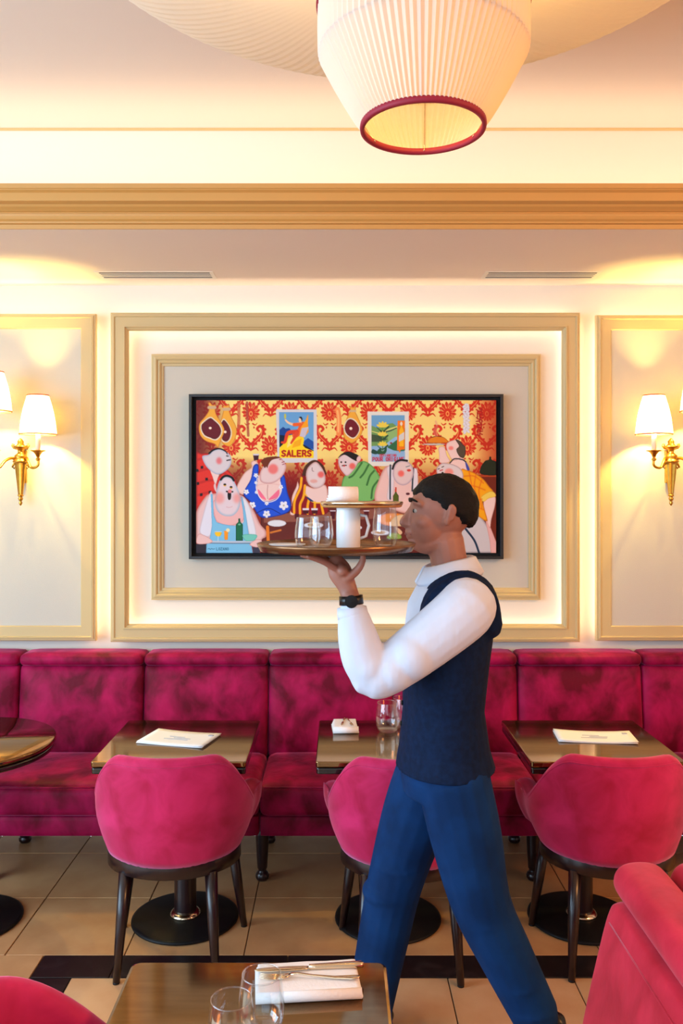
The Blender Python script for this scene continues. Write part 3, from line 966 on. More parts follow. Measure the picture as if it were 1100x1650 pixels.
poly(mp(c6, (812, 465), (831, 465), (833, 530), (810, 530)), (206, 70, 40), curve=False)
poly(mp(c6, (780, 660), (820, 660), (820, 738), (780, 738)), (226, 206, 176), curve=False)
poly(mp(c6, (570, 910), (640, 840), (760, 815), (900, 830), (1000, 870), (1035, 930), (960, 990), (760, 995), (640, 970)), (240, 150, 40), (200, 100, 20), 3)
poly(mp(c6, (740, 960), (790, 880), (900, 835), (1000, 875), (1035, 930), (950, 990), (760, 995)), (232, 200, 158), (206, 160, 110), 2)
poly(mp(c6, (700, 1140), (760, 1090), (850, 1090), (900, 1130), (880, 1170), (720, 1170)), (150, 176, 84), (110, 130, 50), 2)
poly(mp(c6, (820, 1010), (870, 1030), (910, 1080), (880, 1110), (840, 1070)), (228, 190, 150))

# woman in stripes
stroke(mp(c4, (545, 320), (590, 200), (700, 130), (800, 190), (850, 300)), 6, (84, 46, 26))
poly(mp(c4, (455, 420), (430, 500), (370, 640), (360, 800), (340, 900), (420, 890), (480, 600)), SK, SKE, 2)
poly(mp(c4, (560, 480), (700, 520), (860, 470), (900, 640), (860, 730), (680, 730), (570, 620)), SK, SKE, 3)
poly(mp(c4, (480, 390), (550, 330), (570, 470), (560, 600), (640, 700), (740, 735), (860, 720), (870, 900), (400, 895), (365, 780), (420, 620), (470, 500)), (150, 8, 28), (110, 4, 20), 2)
for P_ in (((510, 370), (490, 520), (410, 700), (400, 880)), ((560, 480), (540, 640), (490, 760), (488, 890)), ((620, 680), (600, 780), (600, 890)), ((705, 730), (705, 800), (700, 890)), ((800, 740), (810, 800), (830, 890))):
    stroke(mp(c4, *P_), 4.0, (244, 176, 20))
stroke(mp(c4, (560, 600), (640, 700), (740, 735), (860, 722)), 2.0, (244, 196, 60))
poly(mp(c4, (575, 640), (620, 660), (690, 715), (630, 705)), (36, 62, 120))
poly(mp(c4, (710, 130), (790, 190), (850, 300), (860, 420), (800, 500), (700, 520), (610, 460), (575, 340), (600, 220)), (226, 208, 206), (196, 156, 152), 4)
ell(*c4(795, 318), 5, 5, (232, 92, 86), alpha=0.8, feather=1.2)
ell(*c4(690, 415), 6, 3, (224, 150, 136), alpha=0.6, feather=0.8)
stroke(mp(c4, (665, 215), (668, 260), (690, 270)), 0.8, (120, 90, 90))
for u in (575, 705):
    poly(mp(c4, (u - 50, 815), (u + 45, 815), (u + 38, 895), (u - 40, 895)), (84, 10, 26), curve=False)
    poly(mp(c4, (u - 50, 812), (u + 45, 812), (u + 45, 842), (u - 50, 842)), (226, 220, 226), curve=False)

# woman in the blue flowered dress
BL, BLE = (36, 92, 214), (14, 40, 132)
poly(mp(r3, (345, 650), (395, 560), (445, 520), (440, 490), (465, 472), (492, 500), (470, 560), (440, 640), (395, 705), (355, 690)), SK, SKE, 3)
poly(mp(r3, (485, 580), (640, 560), (668, 640), (640, 730), (555, 765), (490, 720)), SK, (220, 170, 162), 3)
poly(mp(r3, (458, 512), (492, 505), (488, 600), (480, 680), (510, 735), (550, 752), (610, 735), (645, 680), (640, 600), (668, 575), (690, 690), (714, 765), (700, 822), (620, 852), (520, 864), (480, 830), (440, 760), (390, 700), (440, 600)), BL, BLE, 3)
poly(mp(r3, (488, 640), (640, 640), (628, 720), (552, 752), (500, 715)), SK, (226, 176, 170), 2)
poly(mp(r3, (488, 670), (510, 690), (545, 742), (500, 718)), (238, 120, 150)); poly(mp(r3, (632, 672), (600, 700), (560, 742), (625, 722)), (238, 120, 150))
stroke(mp(r3, (556, 640), (552, 690), (556, 735)), 0.9, (190, 130, 126))
stroke(mp(r3, (484, 590), (478, 670), (508, 735), (552, 758), (615, 738), (648, 680), (640, 620)), 1.4, (232, 226, 236))
stroke(mp(r3, (470, 835), (560, 800), (640, 835)), 1.2, (16, 44, 130))
def flower(x, y, s):
    for k in range(5):
        a = 2 * PI * k / 5 + 0.3
        ell(x + math.cos(a) * s, y + math.sin(a) * s, s * 0.72, s * 0.62, (232, 232, 238), rot=a)
    ell(x, y, s * 0.35, s * 0.35, (200, 190, 160))
for (u, v, s) in ((475, 575, 2.2), (410, 688, 2.6), (450, 778, 3.4), (548, 838, 3.6), (664, 780, 4.4), (645, 655, 2.2), (548, 765, 2.0), (478, 690, 1.6), (475, 625, 1.6)):
    flower(*r3(u, v), s)
poly(mp(r3, (545, 490), (590, 450), (640, 455), (672, 490), (680, 525), (655, 580), (605, 622), (550, 632), (505, 612), (505, 550)), (228, 204, 202), (204, 150, 148), 4)
poly(mp(r3, (510, 480), (540, 455), (610, 446), (640, 455), (585, 470), (562, 500), (552, 525), (545, 515), (535, 525), (520, 500)), (120, 54, 20), (80, 30, 12), 1)
ell(*r3(592, 532), 8, 8, (234, 110, 106), alpha=0.8, feather=1.6)
for P_ in (((635, 468), (648, 464)), ((652, 488), (668, 480)), ((655, 502), (668, 498))):
    stroke(mp(r3, *P_), 1.1, (150, 60, 76), smooth=False)
poly(mp(r3, (455, 430), (497, 430), (490, 470), (462, 475)), (72, 26, 46), curve=False)
poly(mp(r3, (455, 428), (497, 428), (495, 440), (457, 440)), (214, 206, 220), curve=False)

# man in the red check shirt
poly([(314, 736), (325, 731), (338, 732), (346, 752), (352, 768), (362, 756), (372, 762), (381, 778), (376, 810), (314, 830)], (222, 58, 44), (150, 26, 26), 4)
for k in range(5):
    stroke([(314, 742 + 19 * k), (345, 736 + 19 * k), (375, 752 + 19 * k)], 4, (180, 36, 32), 0.5)
for (x, y) in ((325.5, 753), (333, 772), (319, 779), (324.5, 797), (338.5, 793), (318, 758), (340, 756)):
    poly([(x - 2.2, y - 2), (x + 2, y - 2.5), (x + 2.3, y + 2), (x - 2, y + 2.5)], (44, 18, 26), curve=False)
poly(mp(c1, (270, 1080), (390, 1130), (375, 1200), (340, 1290), (300, 1180)), SK, SKE, 1)
poly(mp(c1, (150, 870), (240, 850), (300, 790), (400, 765), (490, 800), (560, 860), (578, 950), (545, 1040), (465, 1110), (380, 1142), (300, 1110), (220, 1040), (165, 950)), (216, 206, 208), (170, 176, 196), 4)
stroke(mp(c1, (250, 830), (310, 782), (400, 762), (490, 800), (515, 840)), (3.0, 1.2), (24, 18, 20))
ell(*c1(395, 940), 4.5, 5.5, (230, 110, 112), alpha=0.8, feather=1.4)
stroke(mp(c1, (505, 868), (530, 872)), 1.6, (30, 20, 24), smooth=False); stroke(mp(c1, (510, 935), (560, 925)), 1.8, (40, 20, 26), smooth=False)

# the waiter with the tray, lower left
poly(mp(c2, (250, 330), (170, 400), (60, 590), (45, 800), (45, 1020), (130, 1070), (280, 1060), (850, 1080), (900, 1112), (1010, 1112), (1025, 1000), (1085, 960), (1085, 870), (1000, 770), (900, 560), (760, 370), (640, 330), (400, 320)), (230, 196, 192), (200, 140, 130), 5)
poly(mp(c2, (245, 345), (300, 340), (300, 800), (250, 960), (110, 905), (140, 700)), (226, 222, 230), (206, 180, 184), 3)
poly(mp(c2, (735, 370), (830, 480), (900, 700), (945, 945), (850, 960), (790, 700)), (226, 226, 232), (206, 186, 190), 3)
poly(mp(c2, (320, 420), (720, 420), (760, 700), (560, 800), (380, 750), (325, 650)), (236, 186, 182), (222, 150, 148), 3)
poly(mp(c2, (272, 330), (300, 330), (318, 640), (360, 745), (460, 775), (560, 792), (700, 795), (760, 740), (745, 560), (710, 370), (738, 370), (785, 600), (835, 930), (870, 1060), (895, 1210), (200, 1210), (210, 1060), (262, 960), (290, 800)), (134, 196, 226), (104, 164, 204), 2, curve=False)
poly(mp(c2, (50, 1065), (210, 1065), (203, 1210), (50, 1210)), (50, 42, 56), curve=False)
poly(mp(c2, (890, 1110), (1000, 1110), (1000, 1210), (896, 1210)), (70, 66, 84), curve=False)
poly(mp(c2, (345, 180), (330, 170), (315, 210), (330, 270), (360, 300)), (228, 198, 196), (196, 140, 140), 1)
poly(mp(c2, (510, 70), (590, 105), (645, 200), (695, 320), (710, 440), (680, 560), (610, 640), (520, 658), (430, 632), (360, 560), (330, 440), (355, 300), (390, 160), (440, 95)), (226, 208, 212), (168, 186, 204), 5)
stroke(mp(c2, (420, 118), (460, 75), (515, 62), (580, 85), (612, 130)), 3.4, (20, 16, 18))
ell(*c2(400, 390), 8, 9, (240, 140, 130), alpha=0.6, feather=2.4)
ell(*c2(660, 390), 6.5, 8, (240, 140, 130), alpha=0.6, feather=2.4)
for (u, v) in ((480, 190), (572, 228)):
    ell(*c2(u, v + 6), 2.4, 2.4, (230, 176, 70)); ell(*c2(u, v - 2), 2.3, 1.4, (30, 18, 10))
stroke(mp(c2, (505, 292), (550, 300), (595, 295)), 2.4, (30, 18, 18))
poly(mp(c2, (522, 315), (570, 315), (568, 395), (545, 418), (525, 395)), (30, 14, 18))
ell(*c2(552, 290), 3.1, 3.0, (232, 140, 140), (206, 96, 100), 1)
stroke(mp(c2, (500, 520), (545, 528), (590, 515)), 0.9, (214, 170, 176))
stroke(mp(c2, (235, 1030), (600, 1036), (945, 1030)), 2.6, (196, 200, 210)); stroke(mp(c2, (240, 1052), (600, 1056), (860, 1056)), 1.2, (110, 116, 140))
poly(mp(c2, (335, 895), (430, 895), (415, 945), (385, 955), (350, 945)), (248, 200, 36), (226, 150, 20), 1); stroke(mp(c2, (380, 950), (380, 1018)), 0.8, (226, 226, 230), smooth=False)
stroke(mp(c2, (335, 885), (432, 885)), 0.8, (230, 228, 220), smooth=False)
poly(mp(c2, (468, 870), (530, 870), (522, 1005), (476, 1005)), (246, 160, 30), (222, 120, 20), 1, curve=False); ell(*c2(525, 862), 3, 3, (240, 226, 180))
poly(mp(c2, (680, 690), (705, 690), (710, 740), (745, 780), (745, 1018), (642, 1018), (642, 780), (678, 740)), (24, 116, 78), (8, 60, 40), 2, curve=False)
ell(*c2(693, 778), 2.0, 1.4, (120, 190, 160))
poly(mp(c2, (745, 930), (945, 930), (925, 1005), (860, 1022), (780, 1015)), (128, 206, 190), (90, 170, 156), 2)
poly(mp(c2, (90, 920), (180, 940), (280, 1000), (285, 1045), (160, 1068), (60, 1050)), (234, 196, 190), (206, 146, 140), 2)
poly(mp(c2, (850, 1060), (940, 1000), (1020, 1010), (1020, 1090), (940, 1115), (860, 1090)), (236, 198, 192), (206, 146, 140), 2)
ell(446, 843, 15, 5.5, (226, 226, 230), (180, 176, 186), 1.5)
stroke([(431, 849), (433, 890)], 5, (228, 132, 34), smooth=False)
stroke([(436, 858), (452, 854)], 3, (214, 130, 50), smooth=False)
# the painter's hand-written mark on the apron
mk = (64, 122, 150)
stroke([(335, 884.6), (337, 883.4), (339, 885), (341, 883.6), (343, 884.6), (346, 884)], 0.9, mk)
text('LOZANO', 348.4, 369, 882.2, 886.2, 0.8, mk)
IMG = 255 * (np.clip(IMG, 0, 255) / 255) ** 1.15

# build: frame, recess and the painted canvas
PFY, PCY = 4.135, 4.146
def pX(u, y=PCY): return (u - 545) * y / FPX
def pZ(v, y=PCY): return 1.7 - (v - 795) * y / FPX
painting = empty('painting', ((pX(304) + pX(811)) / 2, 4.183, pZ(901)))
tag(painting, 'wide comic painting of plump diners on red damask, in a black frame', 'painting')
def under(o, root):
    o.parent = root
    o.matrix_parent_inverse = Matrix.Translation(-root.location)
    return o
fx0, fx1, fz0, fz1 = pX(304, PFY), pX(811, PFY), pZ(901, PFY), pZ(635, PFY)
under(obj('picture_frame', *g_frame(fx0, fx1, fz0, fz1, [(0, 4.183), (0, PFY), (0.002, PFY - 0.002), (0.013, PFY - 0.002), (0.015, PFY), (0.015, 4.183)]), 'pframe'), painting)
under(box('frame_recess', fx0 + 0.015, fx1 - 0.015, 4.165, 4.182, fz0 + 0.015, fz1 - 0.015, 'pgap'), painting)
small = IMG.reshape(CH // 2, 2, CW // 2, 2, 3).mean((1, 3)) if CH % 2 == 0 and CW % 2 == 0 else IMG[:CH - CH % 2, :CW - CW % 2].reshape(CH // 2, 2, CW // 2, 2, 3).mean((1, 3))
h_, w_ = small.shape[:2]
s01 = small / 255.0
linc = np.where(s01 <= 0.04045, s01 / 12.92, ((s01 + 0.055) / 1.055) ** 2.4)
us = np.linspace(CX0, CX1, w_)
vsr = np.linspace(CY0, CY1, h_)
U, Vv = np.meshgrid(us, vsr)
co = np.stack([(U - 545) * PCY / FPX, np.full_like(U, PCY), 1.7 - (Vv - 795) * PCY / FPX], -1).reshape(-1, 3)
nv = len(co)
extra = []
idx = np.arange(nv).reshape(h_, w_)
quads = np.stack([idx[:-1, :-1], idx[1:, :-1], idx[1:, 1:], idx[:-1, 1:]], -1).reshape(-1, 4)
# canvas edges, a real stretcher depth behind the painted face
bk = [(pX(CX0), 4.166, pZ(CY1)), (pX(CX1), 4.166, pZ(CY1)), (pX(CX1), 4.166, pZ(CY0)), (pX(CX0), 4.166, pZ(CY0))]
cn = [int(idx[-1, 0]), int(idx[-1, -1]), int(idx[0, -1]), int(idx[0, 0])]
allco = np.concatenate([co, np.array(bk)])
me = bpy.data.meshes.new('canvas')
side = [(cn[i], nv + i, nv + (i + 1) % 4, cn[(i + 1) % 4]) for i in range(4)]
me.from_pydata(allco, [], np.concatenate([quads, np.array(side)]).tolist())
ca = me.color_attributes.new('paint', 'FLOAT_COLOR', 'POINT')
cols = np.ones((len(allco), 4), np.float32)
cols[:nv, :3] = linc.reshape(-1, 3)
cols[nv:, :3] = 0.02
ca.data.foreach_set('color', cols.ravel())
me.materials.append(M['paint'])
me.update()
co_ = bpy.data.objects.new('canvas', me)
COL.objects.link(co_)
under(co_, painting)
#@@OBJECTS
# ================================================================== banquette along the wall
SEAMS = [-1.527 + 0.596 * k for k in range(-2, 9)]
bq = empty('banquette', (0, 3.9, 0))
tag(bq, 'long crimson velvet banquette with panelled back along the wall', 'banquette')
for k in range(len(SEAMS) - 1):
    a, b = SEAMS[k] + 0.0015, SEAMS[k + 1] - 0.0015
    V, F = g_cushion(a, b, 4.00, 4.19, 0.44, 0.878, 0.022, (0, 0.022, 0), 12)
    V = [(x, y + (z - 0.44) * 0.10 * (1 if y < 4.12 else 0), z) for x, y, z in V]
    under(obj('back_cushion', V, F, 'velvet', None, True), bq)
    V, F = g_cushion(a, b, 4.025, 4.195, 0.872, 0.934, 0.029, (0, 0.004, 0.003), 10)
    under(obj('top_roll', V, F, 'velvet', None, True), bq)
    V, F = g_cushion(a, b, 3.555, 4.03, 0.33, 0.470, 0.035, (0, 0.010, 0.014), 12)
    st = under(obj('seat_cushion', V, F, 'velvet', None, True), bq)
    tube('piping', [(a + 0.02, 3.553, 0.462), ((a + b) / 2, 3.546, 0.4635), (b - 0.02, 3.553, 0.462)], 0.004, 'velvet', st, 6)
    V, F = g_cushion(a, b, 3.575, 4.19, 0.245, 0.335, 0.012, (0, 0.004, 0), 6)
    under(obj('apron', V, F, 'velvet', None, True), bq)
foot_prof = [(0.001, 0.0), (0.022, 0.0), (0.029, 0.010), (0.030, 0.022), (0.024, 0.034), (0.017, 0.040), (0.017, 0.046), (0.022, 0.054), (0.026, 0.12), (0.030, 0.20), (0.032, 0.246)]
for k in range(0, len(SEAMS), 2):
    under(lathe('foot', foot_prof, 'wood', None, 20, SEAMS[k] + 0.0, 3.72), bq)
    under(lathe('foot', foot_prof, 'wood', None, 16, SEAMS[k] + 0.0, 4.12), bq)

# ================================================================== tables
def table_base(root, h, off=0.065, br=0.212):
    lathe('base_plate', [(0.001, 0.0), (br - 0.005, 0.0), (br, 0.004), (br - 0.001, 0.010), (br - 0.012, 0.014), (0.05, 0.020), (0.001, 0.020)], 'iron', root, 48, 0, off)
    lathe('collar', [(0.062, 0.019), (0.062, 0.026), (0.052, 0.034), (0.046, 0.036)], 'steel', root, 28, 0, off)
    lathe('column', [(0.001, 0.018), (0.046, 0.02), (0.044, 0.05), (0.043, h - 0.10), (0.052, h - 0.07), (0.060, h - 0.062), (0.001, h - 0.062)], 'wood', root, 28, 0, off)
    lathe('top_bracket', [(0.001, h - 0.062), (0.15, h - 0.062), (0.16, h - 0.052), (0.16, h - 0.046), (0.001, h - 0.046)], 'iron', root, 28, 0, off)

def g_round_rect(w, d, z0, z1, r, bev=0.004):
    def ring(off, z):
        out = []
        for cx, cy, a0 in ((w / 2 - r, d / 2 - r, 0), (-w / 2 + r, d / 2 - r, PI / 2), (-w / 2 + r, -d / 2 + r, PI), (w / 2 - r, -d / 2 + r, 1.5 * PI)):
            for k in range(7):
                a = a0 + PI / 2 * k / 6
                out.append((cx + (r - off) * math.cos(a), cy + (r - off) * math.sin(a), z))
        return out
    return g_loft([ring(bev, z0), ring(bev * 0.3, z0 + bev * 0.3), ring(0, z0 + bev), ring(0, z1 - bev), ring(bev * 0.3, z1 - bev * 0.3), ring(bev, z1)])

TH = 0.735
def square_table(x, y, label, w=0.56, d=0.56, rz=0.0, two=True, h=TH):
    root = empty('bistro_table', (x, y, 0), rz)
    tag(root, label, 'table')
    table_base(root, h, 0.065 if two else 0.0, 0.212 if two else 0.14)
    if two:
        obj('table_top', *g_round_rect(w, d, h - 0.021, h, 0.012), 'top', root)
        obj('lower_leaf', *g_round_rect(w - 0.004, d - 0.004, h - 0.046, h - 0.0235, 0.012), 'top_edge', root)
    else:
        obj('table_top', *g_round_rect(w, d, h - 0.046, h, 0.022, 0.008), 'top', root)
    return root

square_table(-0.612, 3.315, 'square dark lacquered table with a menu, left of the middle table')
square_table(0.198, 3.315, 'square dark lacquered table behind the waiter, with napkin and glasses')
square_table(0.972, 3.315, 'square dark lacquered table with a menu, right of the waiter')
NT = square_table(-0.163, 1.464, 'near brown table in front of the waiter with napkin, cutlery and two glasses', 0.525, 0.56, two=False)
rt = empty('round_table', (-1.475, 3.29, 0))
tag(rt, 'round dark table at the left edge, cut by the frame', 'table')
table_base(rt, TH)
lathe('table_top', [(0.001, TH - 0.021), (0.352, TH - 0.021), (0.358, TH - 0.017), (0.360, TH - 0.010), (0.358, TH - 0.004), (0.354, TH), (0.001, TH)], 'top', rt, 72)
lathe('lower_leaf', [(0.001, TH - 0.046), (0.348, TH - 0.046), (0.355, TH - 0.040), (0.355, TH - 0.030), (0.350, TH - 0.0235), (0.001, TH - 0.0235)], 'top_edge', rt, 72)

# ================================================================== tub chairs
def make_chair(FWD=0.150, low=False):
    root = empty('tub_chair', (0, 0, 0))
    RX, RY = 0.292, 0.262
    NS = 60
    path = []
    quarter = PI / 2 * (RX + RY) / 2
    total = 2 * (quarter + FWD)
    for i in range(NS + 1):
        s = -total / 2 + total * i / NS
        sg = 1 if s >= 0 else -1
        a = abs(s)
        if a <= quarter:
            ph = a / quarter * PI / 2
            x, y = RX * math.sin(ph), -RY * math.cos(ph)
            nx, ny = math.sin(ph) / RX, -math.cos(ph) / RY
            l = math.hypot(nx, ny)
            nx, ny = nx / l, ny / l
        else:
            y = a - quarter
            x = RX - 0.3 * min(y, 0.15) ** 2 + 4.2 * max(0, min(y, 0.15) - 0.07) ** 2
            nx, ny = 1.0, 0.0
        path.append((sg * x, y, sg * nx, ny, a / (total / 2)))
    def top_h(t):
        if low:
            u = min(1, max(0, (t - 0.25) / 0.75))
            return 0.825 - 0.24 * u * u * (3 - 2 * u)
        u = min(1, max(0, (t - 0.30) / 0.50))
        u = u * u * (3 - 2 * u)
        return 0.792 - 0.010 * t * t - 0.200 * u + 0.014 * max(0, (t - 0.84) / 0.16) ** 1.5
    def section(x, y, nx, ny, t, shrink=1.0, dx=0, dy=0):
        zb, zt = 0.406 + 0.03 * t * t, top_h(t)
        th = 0.052 + 0.026 * max(0, (t - 0.78) / 0.22)
        pts = []
        for v in (0, 0.06, 0.14, 0.25, 0.38, 0.52, 0.66, 0.80, 0.90, 0.96):
            f = -0.046 * (1 - v) ** 2.2 - 0.014 * max(0, v - 0.55) ** 1.2
            pts.append((f, zb + (zt - zb) * v * 0.985))
        ftop = pts[-1][0]
        r = th / 2
        for k in range(1, 6):
            a = PI * k / 6
            pts.append((ftop - r + r * math.cos(a), zt - 0.028 + 0.028 * math.sin(a)))
        pts.append((ftop - th, zt - 0.035))
        pts.append((-th - 0.012, zt - 0.12 if zt > 0.7 else zt - 0.07))
        pts.append((-th - 0.02, 0.47))
        pts.append((-th - 0.035, zb + 0.01))
        cxm = -th / 2 - 0.01
        czm = (zb + zt) / 2
        out = []
        for f, z in pts:
            if shrink < 1:
                f = cxm + (f - cxm) * shrink
                z = czm + (z - czm) * (0.35 + 0.65 * shrink)
            out.append((x + nx * f + dx, y + ny * f + dy, z))
        return out
    rings = []
    x, y, nx, ny, t = path[0]
    for sh, e in ((0.12, 0.030), (0.5, 0.027), (0.8, 0.018)):
        rings.append(section(x, y, nx, ny, t, sh, -0.2 * e, e))
    for q in path:
        rings.append(section(*q))
    x, y, nx, ny, t = path[-1]
    for sh, e in ((0.8, 0.018), (0.5, 0.027), (0.12, 0.030)):
        rings.append(section(x, y, nx, ny, t, sh, 0.2 * e, e))
    V, F = fix(*g_loft(rings))
    shell = obj('shell', V, F, 'velvet_chair', root, True)
    pip = []
    for q in path[2:-2]:
        x, y, nx, ny, t = q
        zt = top_h(t)
        pip.append((x + nx * -0.0055, y + ny * -0.0055, zt - 0.024))
    tube('piping', pip, 0.0032, 'velvet_chair', shell, 6)
    # seat cushion
    rings = []
    for sc, z in ((0.80, 0.425), (0.96, 0.432), (1.0, 0.455), (0.99, 0.480), (0.94, 0.494), (0.80, 0.503), (0.45, 0.510), (0.1, 0.512)):
        ring = []
        for k in range(40):
            a = 2 * PI * k / 40
            c, s = math.cos(a), math.sin(a)
            p = 2 / 2.6
            ring.append((0.225 * sc * math.copysign(abs(c) ** p, c), 0.000 + 0.198 * sc * math.copysign(abs(s) ** p, s), z))
        rings.append(ring)
    obj('seat_cushion', *g_loft(rings), 'velvet_chair', root, True)
    # wooden seat rail
    rings = []
    for sc, z in ((0.97, 0.362), (1.0, 0.366), (1.0, 0.412), (0.985, 0.418)):
        rings.append([(0.242 * sc * math.cos(2 * PI * k / 48), -0.012 + 0.204 * sc * math.sin(2 * PI * k / 48), z) for k in range(48)])
    obj('seat_rail', *g_loft(rings), 'wood', root, True)
    for sx, (tx, ty), (bx, by) in ((-1, (0.150, -0.150), (0.172, -0.192)), (1, (0.150, -0.150), (0.172, -0.192)),
                                   (-1, (0.190, 0.145), (0.235, 0.190)), (1, (0.190, 0.145), (0.235, 0.190))):
        tube('leg', [(sx * tx, ty, 0.37), (sx * (tx + (bx - tx) * 0.5), (ty + by) / 2, 0.185), (sx * bx, by, 0.006)], [0.023, 0.019, 0.0125], 'wood', root, 14)
        lathe('glide', [(0.001, 0.0), (0.012, 0.0), (0.0125, 0.006), (0.001, 0.0065)], 'iron', root, 12, sx * bx, by)
    return root

chair = make_chair()
spots = [(-0.602, 3.125, 0.02, 'raspberry velvet tub chair at the square table left of the waiter'),
         (0.250, 3.105, 0.0, 'raspberry velvet tub chair half hidden behind the waiter'),
         (0.990, 3.130, -0.03, 'raspberry velvet tub chair at the square table right of the waiter'),
         (-0.455, 1.356, -PI / 2, 'crimson velvet chair corner at the lower left edge, beside the near table')]
for i, (x, y, rz, lab) in enumerate(spots):
    c = chair if i == 0 else (make_chair(0.22, True) if i == 3 else copy_tree(chair))
    c.location = (x, y, 0)
    c.rotation_euler = (0, 0, rz)
    tag(c, lab, 'chair', 'velvet tub chairs')

# ================================================================== booth sofa at the lower right (only its back is in view)
bs = empty('booth_sofa', (0.80, 0.9, 0))
tag(bs, 'coral red velvet sofa back with a thick rolled top at lower right', 'sofa')
YB0, YB1 = 0.25, 1.90
def sweep_y(prof, y0, y1, rend=0.05, n=6):
    """closed (x, z) profile swept along y with rounded far end"""
    cx = sum(p[0] for p in prof) / len(prof)
    cz = sum(p[1] for p in prof) / len(prof)
    rings = []
    for k in range(n + 1):
        a = PI / 2 * k / n
        s = 1 - rend * 1.2 * (1 - math.sin(a)) ** 1.0
        rings.append([(cx + (x - cx) * s, y0 + rend * (1 - math.cos(a)) * 0 + rend * (1 - math.cos(PI / 2 - a)) * 0 - rend * math.cos(a) + rend, cz + (z - cz) * s) for x, z in prof])
    for k in range(1, 8):
        y = y0 + rend + (y1 - y0 - 2 * rend) * k / 8
        rings.append(list((x, y, z) for x, z in prof))
    for k in range(n + 1):
        a = PI / 2 * k / n
        s = 1 - rend * 1.2 * (1 - math.cos(a))
        rings.append([(cx + (x - cx) * s, y1 - rend + rend * math.sin(a), cz + (z - cz) * s) for x, z in prof])
    return fix(*g_loft(rings))
panel = spline([(0.74, 0.10), (0.52, 0.10), (0.500, 0.14), (0.512, 0.32), (0.545, 0.52), (0.585, 0.70), (0.606, 0.775), (0.622, 0.792), (0.66, 0.796), (0.74, 0.80)], 4)
under(obj('outer_back', *sweep_y(panel, YB0, YB1 - 0.012, 0.03), 'velvet_booth', None, True), bs)
roll = spline([(0.650, 0.790), (0.628, 0.800), (0.617, 0.822), (0.622, 0.850), (0.645, 0.868), (0.690, 0.872), (0.722, 0.862), (0.734, 0.838), (0.730, 0.800), (0.70, 0.790)], 4)
rl = under(obj('top_roll', *sweep_y(roll, YB0, YB1, 0.035), 'velvet_booth', None, True), bs)
inb = spline([(0.740, 0.40), (0.738, 0.60), (0.742, 0.80), (0.750, 0.850), (0.775, 0.872), (0.815, 0.866), (0.84, 0.83), (0.86, 0.70), (0.875, 0.50), (0.87, 0.40)], 4)
under(obj('inner_back', *sweep_y(inb, YB0, YB1 + 0.002, 0.03), 'velvet_booth', None, True), bs)
under(obj('seat_cushion', *g_cushion(0.87, 1.42, YB0, YB1 - 0.01, 0.30, 0.46, 0.04, (0, 0, 0.012), 10), 'velvet_booth', None, True), bs)
under(obj('seat_base', *g_box(0.76, 1.38, YB0 + 0.02, YB1 - 0.03, 0.10, 0.30, 0.01), 'velvet_booth'), bs)
st_ = [(0.6145, 0.30 + 0.0, 0.785)]
under(tube('seam', [(0.598, y, 0.752) for y in np.linspace(YB0 + 0.05, YB1 - 0.035, 6)], 0.0022, 'velvet_booth', None, 6), bs)
for fx, fy in ((0.58, YB0 + 0.12), (0.58, YB1 - 0.14), (1.30, YB0 + 0.12), (1.30, YB1 - 0.14)):
    under(lathe('foot', [(0.001, 0), (0.018, 0), (0.026, 0.10), (0.001, 0.102)], 'wood', None, 16, fx, fy), bs)

# ================================================================== sconces
def ring_trim(r, z, w=0.0035, n=48):
    return g_lathe([(r - w, z - w), (r + w, z - w), (r + w, z + w), (r - w, z + w)], n, closed=True)

def pleated(prof, n, amp, cx=0, cy=0, thick=0.0):
    """open pleated skirt: prof (r, z); amp = pleat depth"""
    V, F = [], []
    k = len(prof)
    m = n * 4
    for i in range(m):
        a = 2 * PI * i / m
        d = (0.0, 0.8, 0.0, -0.8)[i % 4]
        for r, z in prof:
            V.append((cx + (r + amp * d) * math.cos(a), cy + (r + amp * d) * math.sin(a), z))
    for i in range(m):
        j = (i + 1) % m
        for p in range(k - 1):
            F.append((i * k + p, j * k + p, j * k + p + 1, i * k + p + 1))
    return V, F

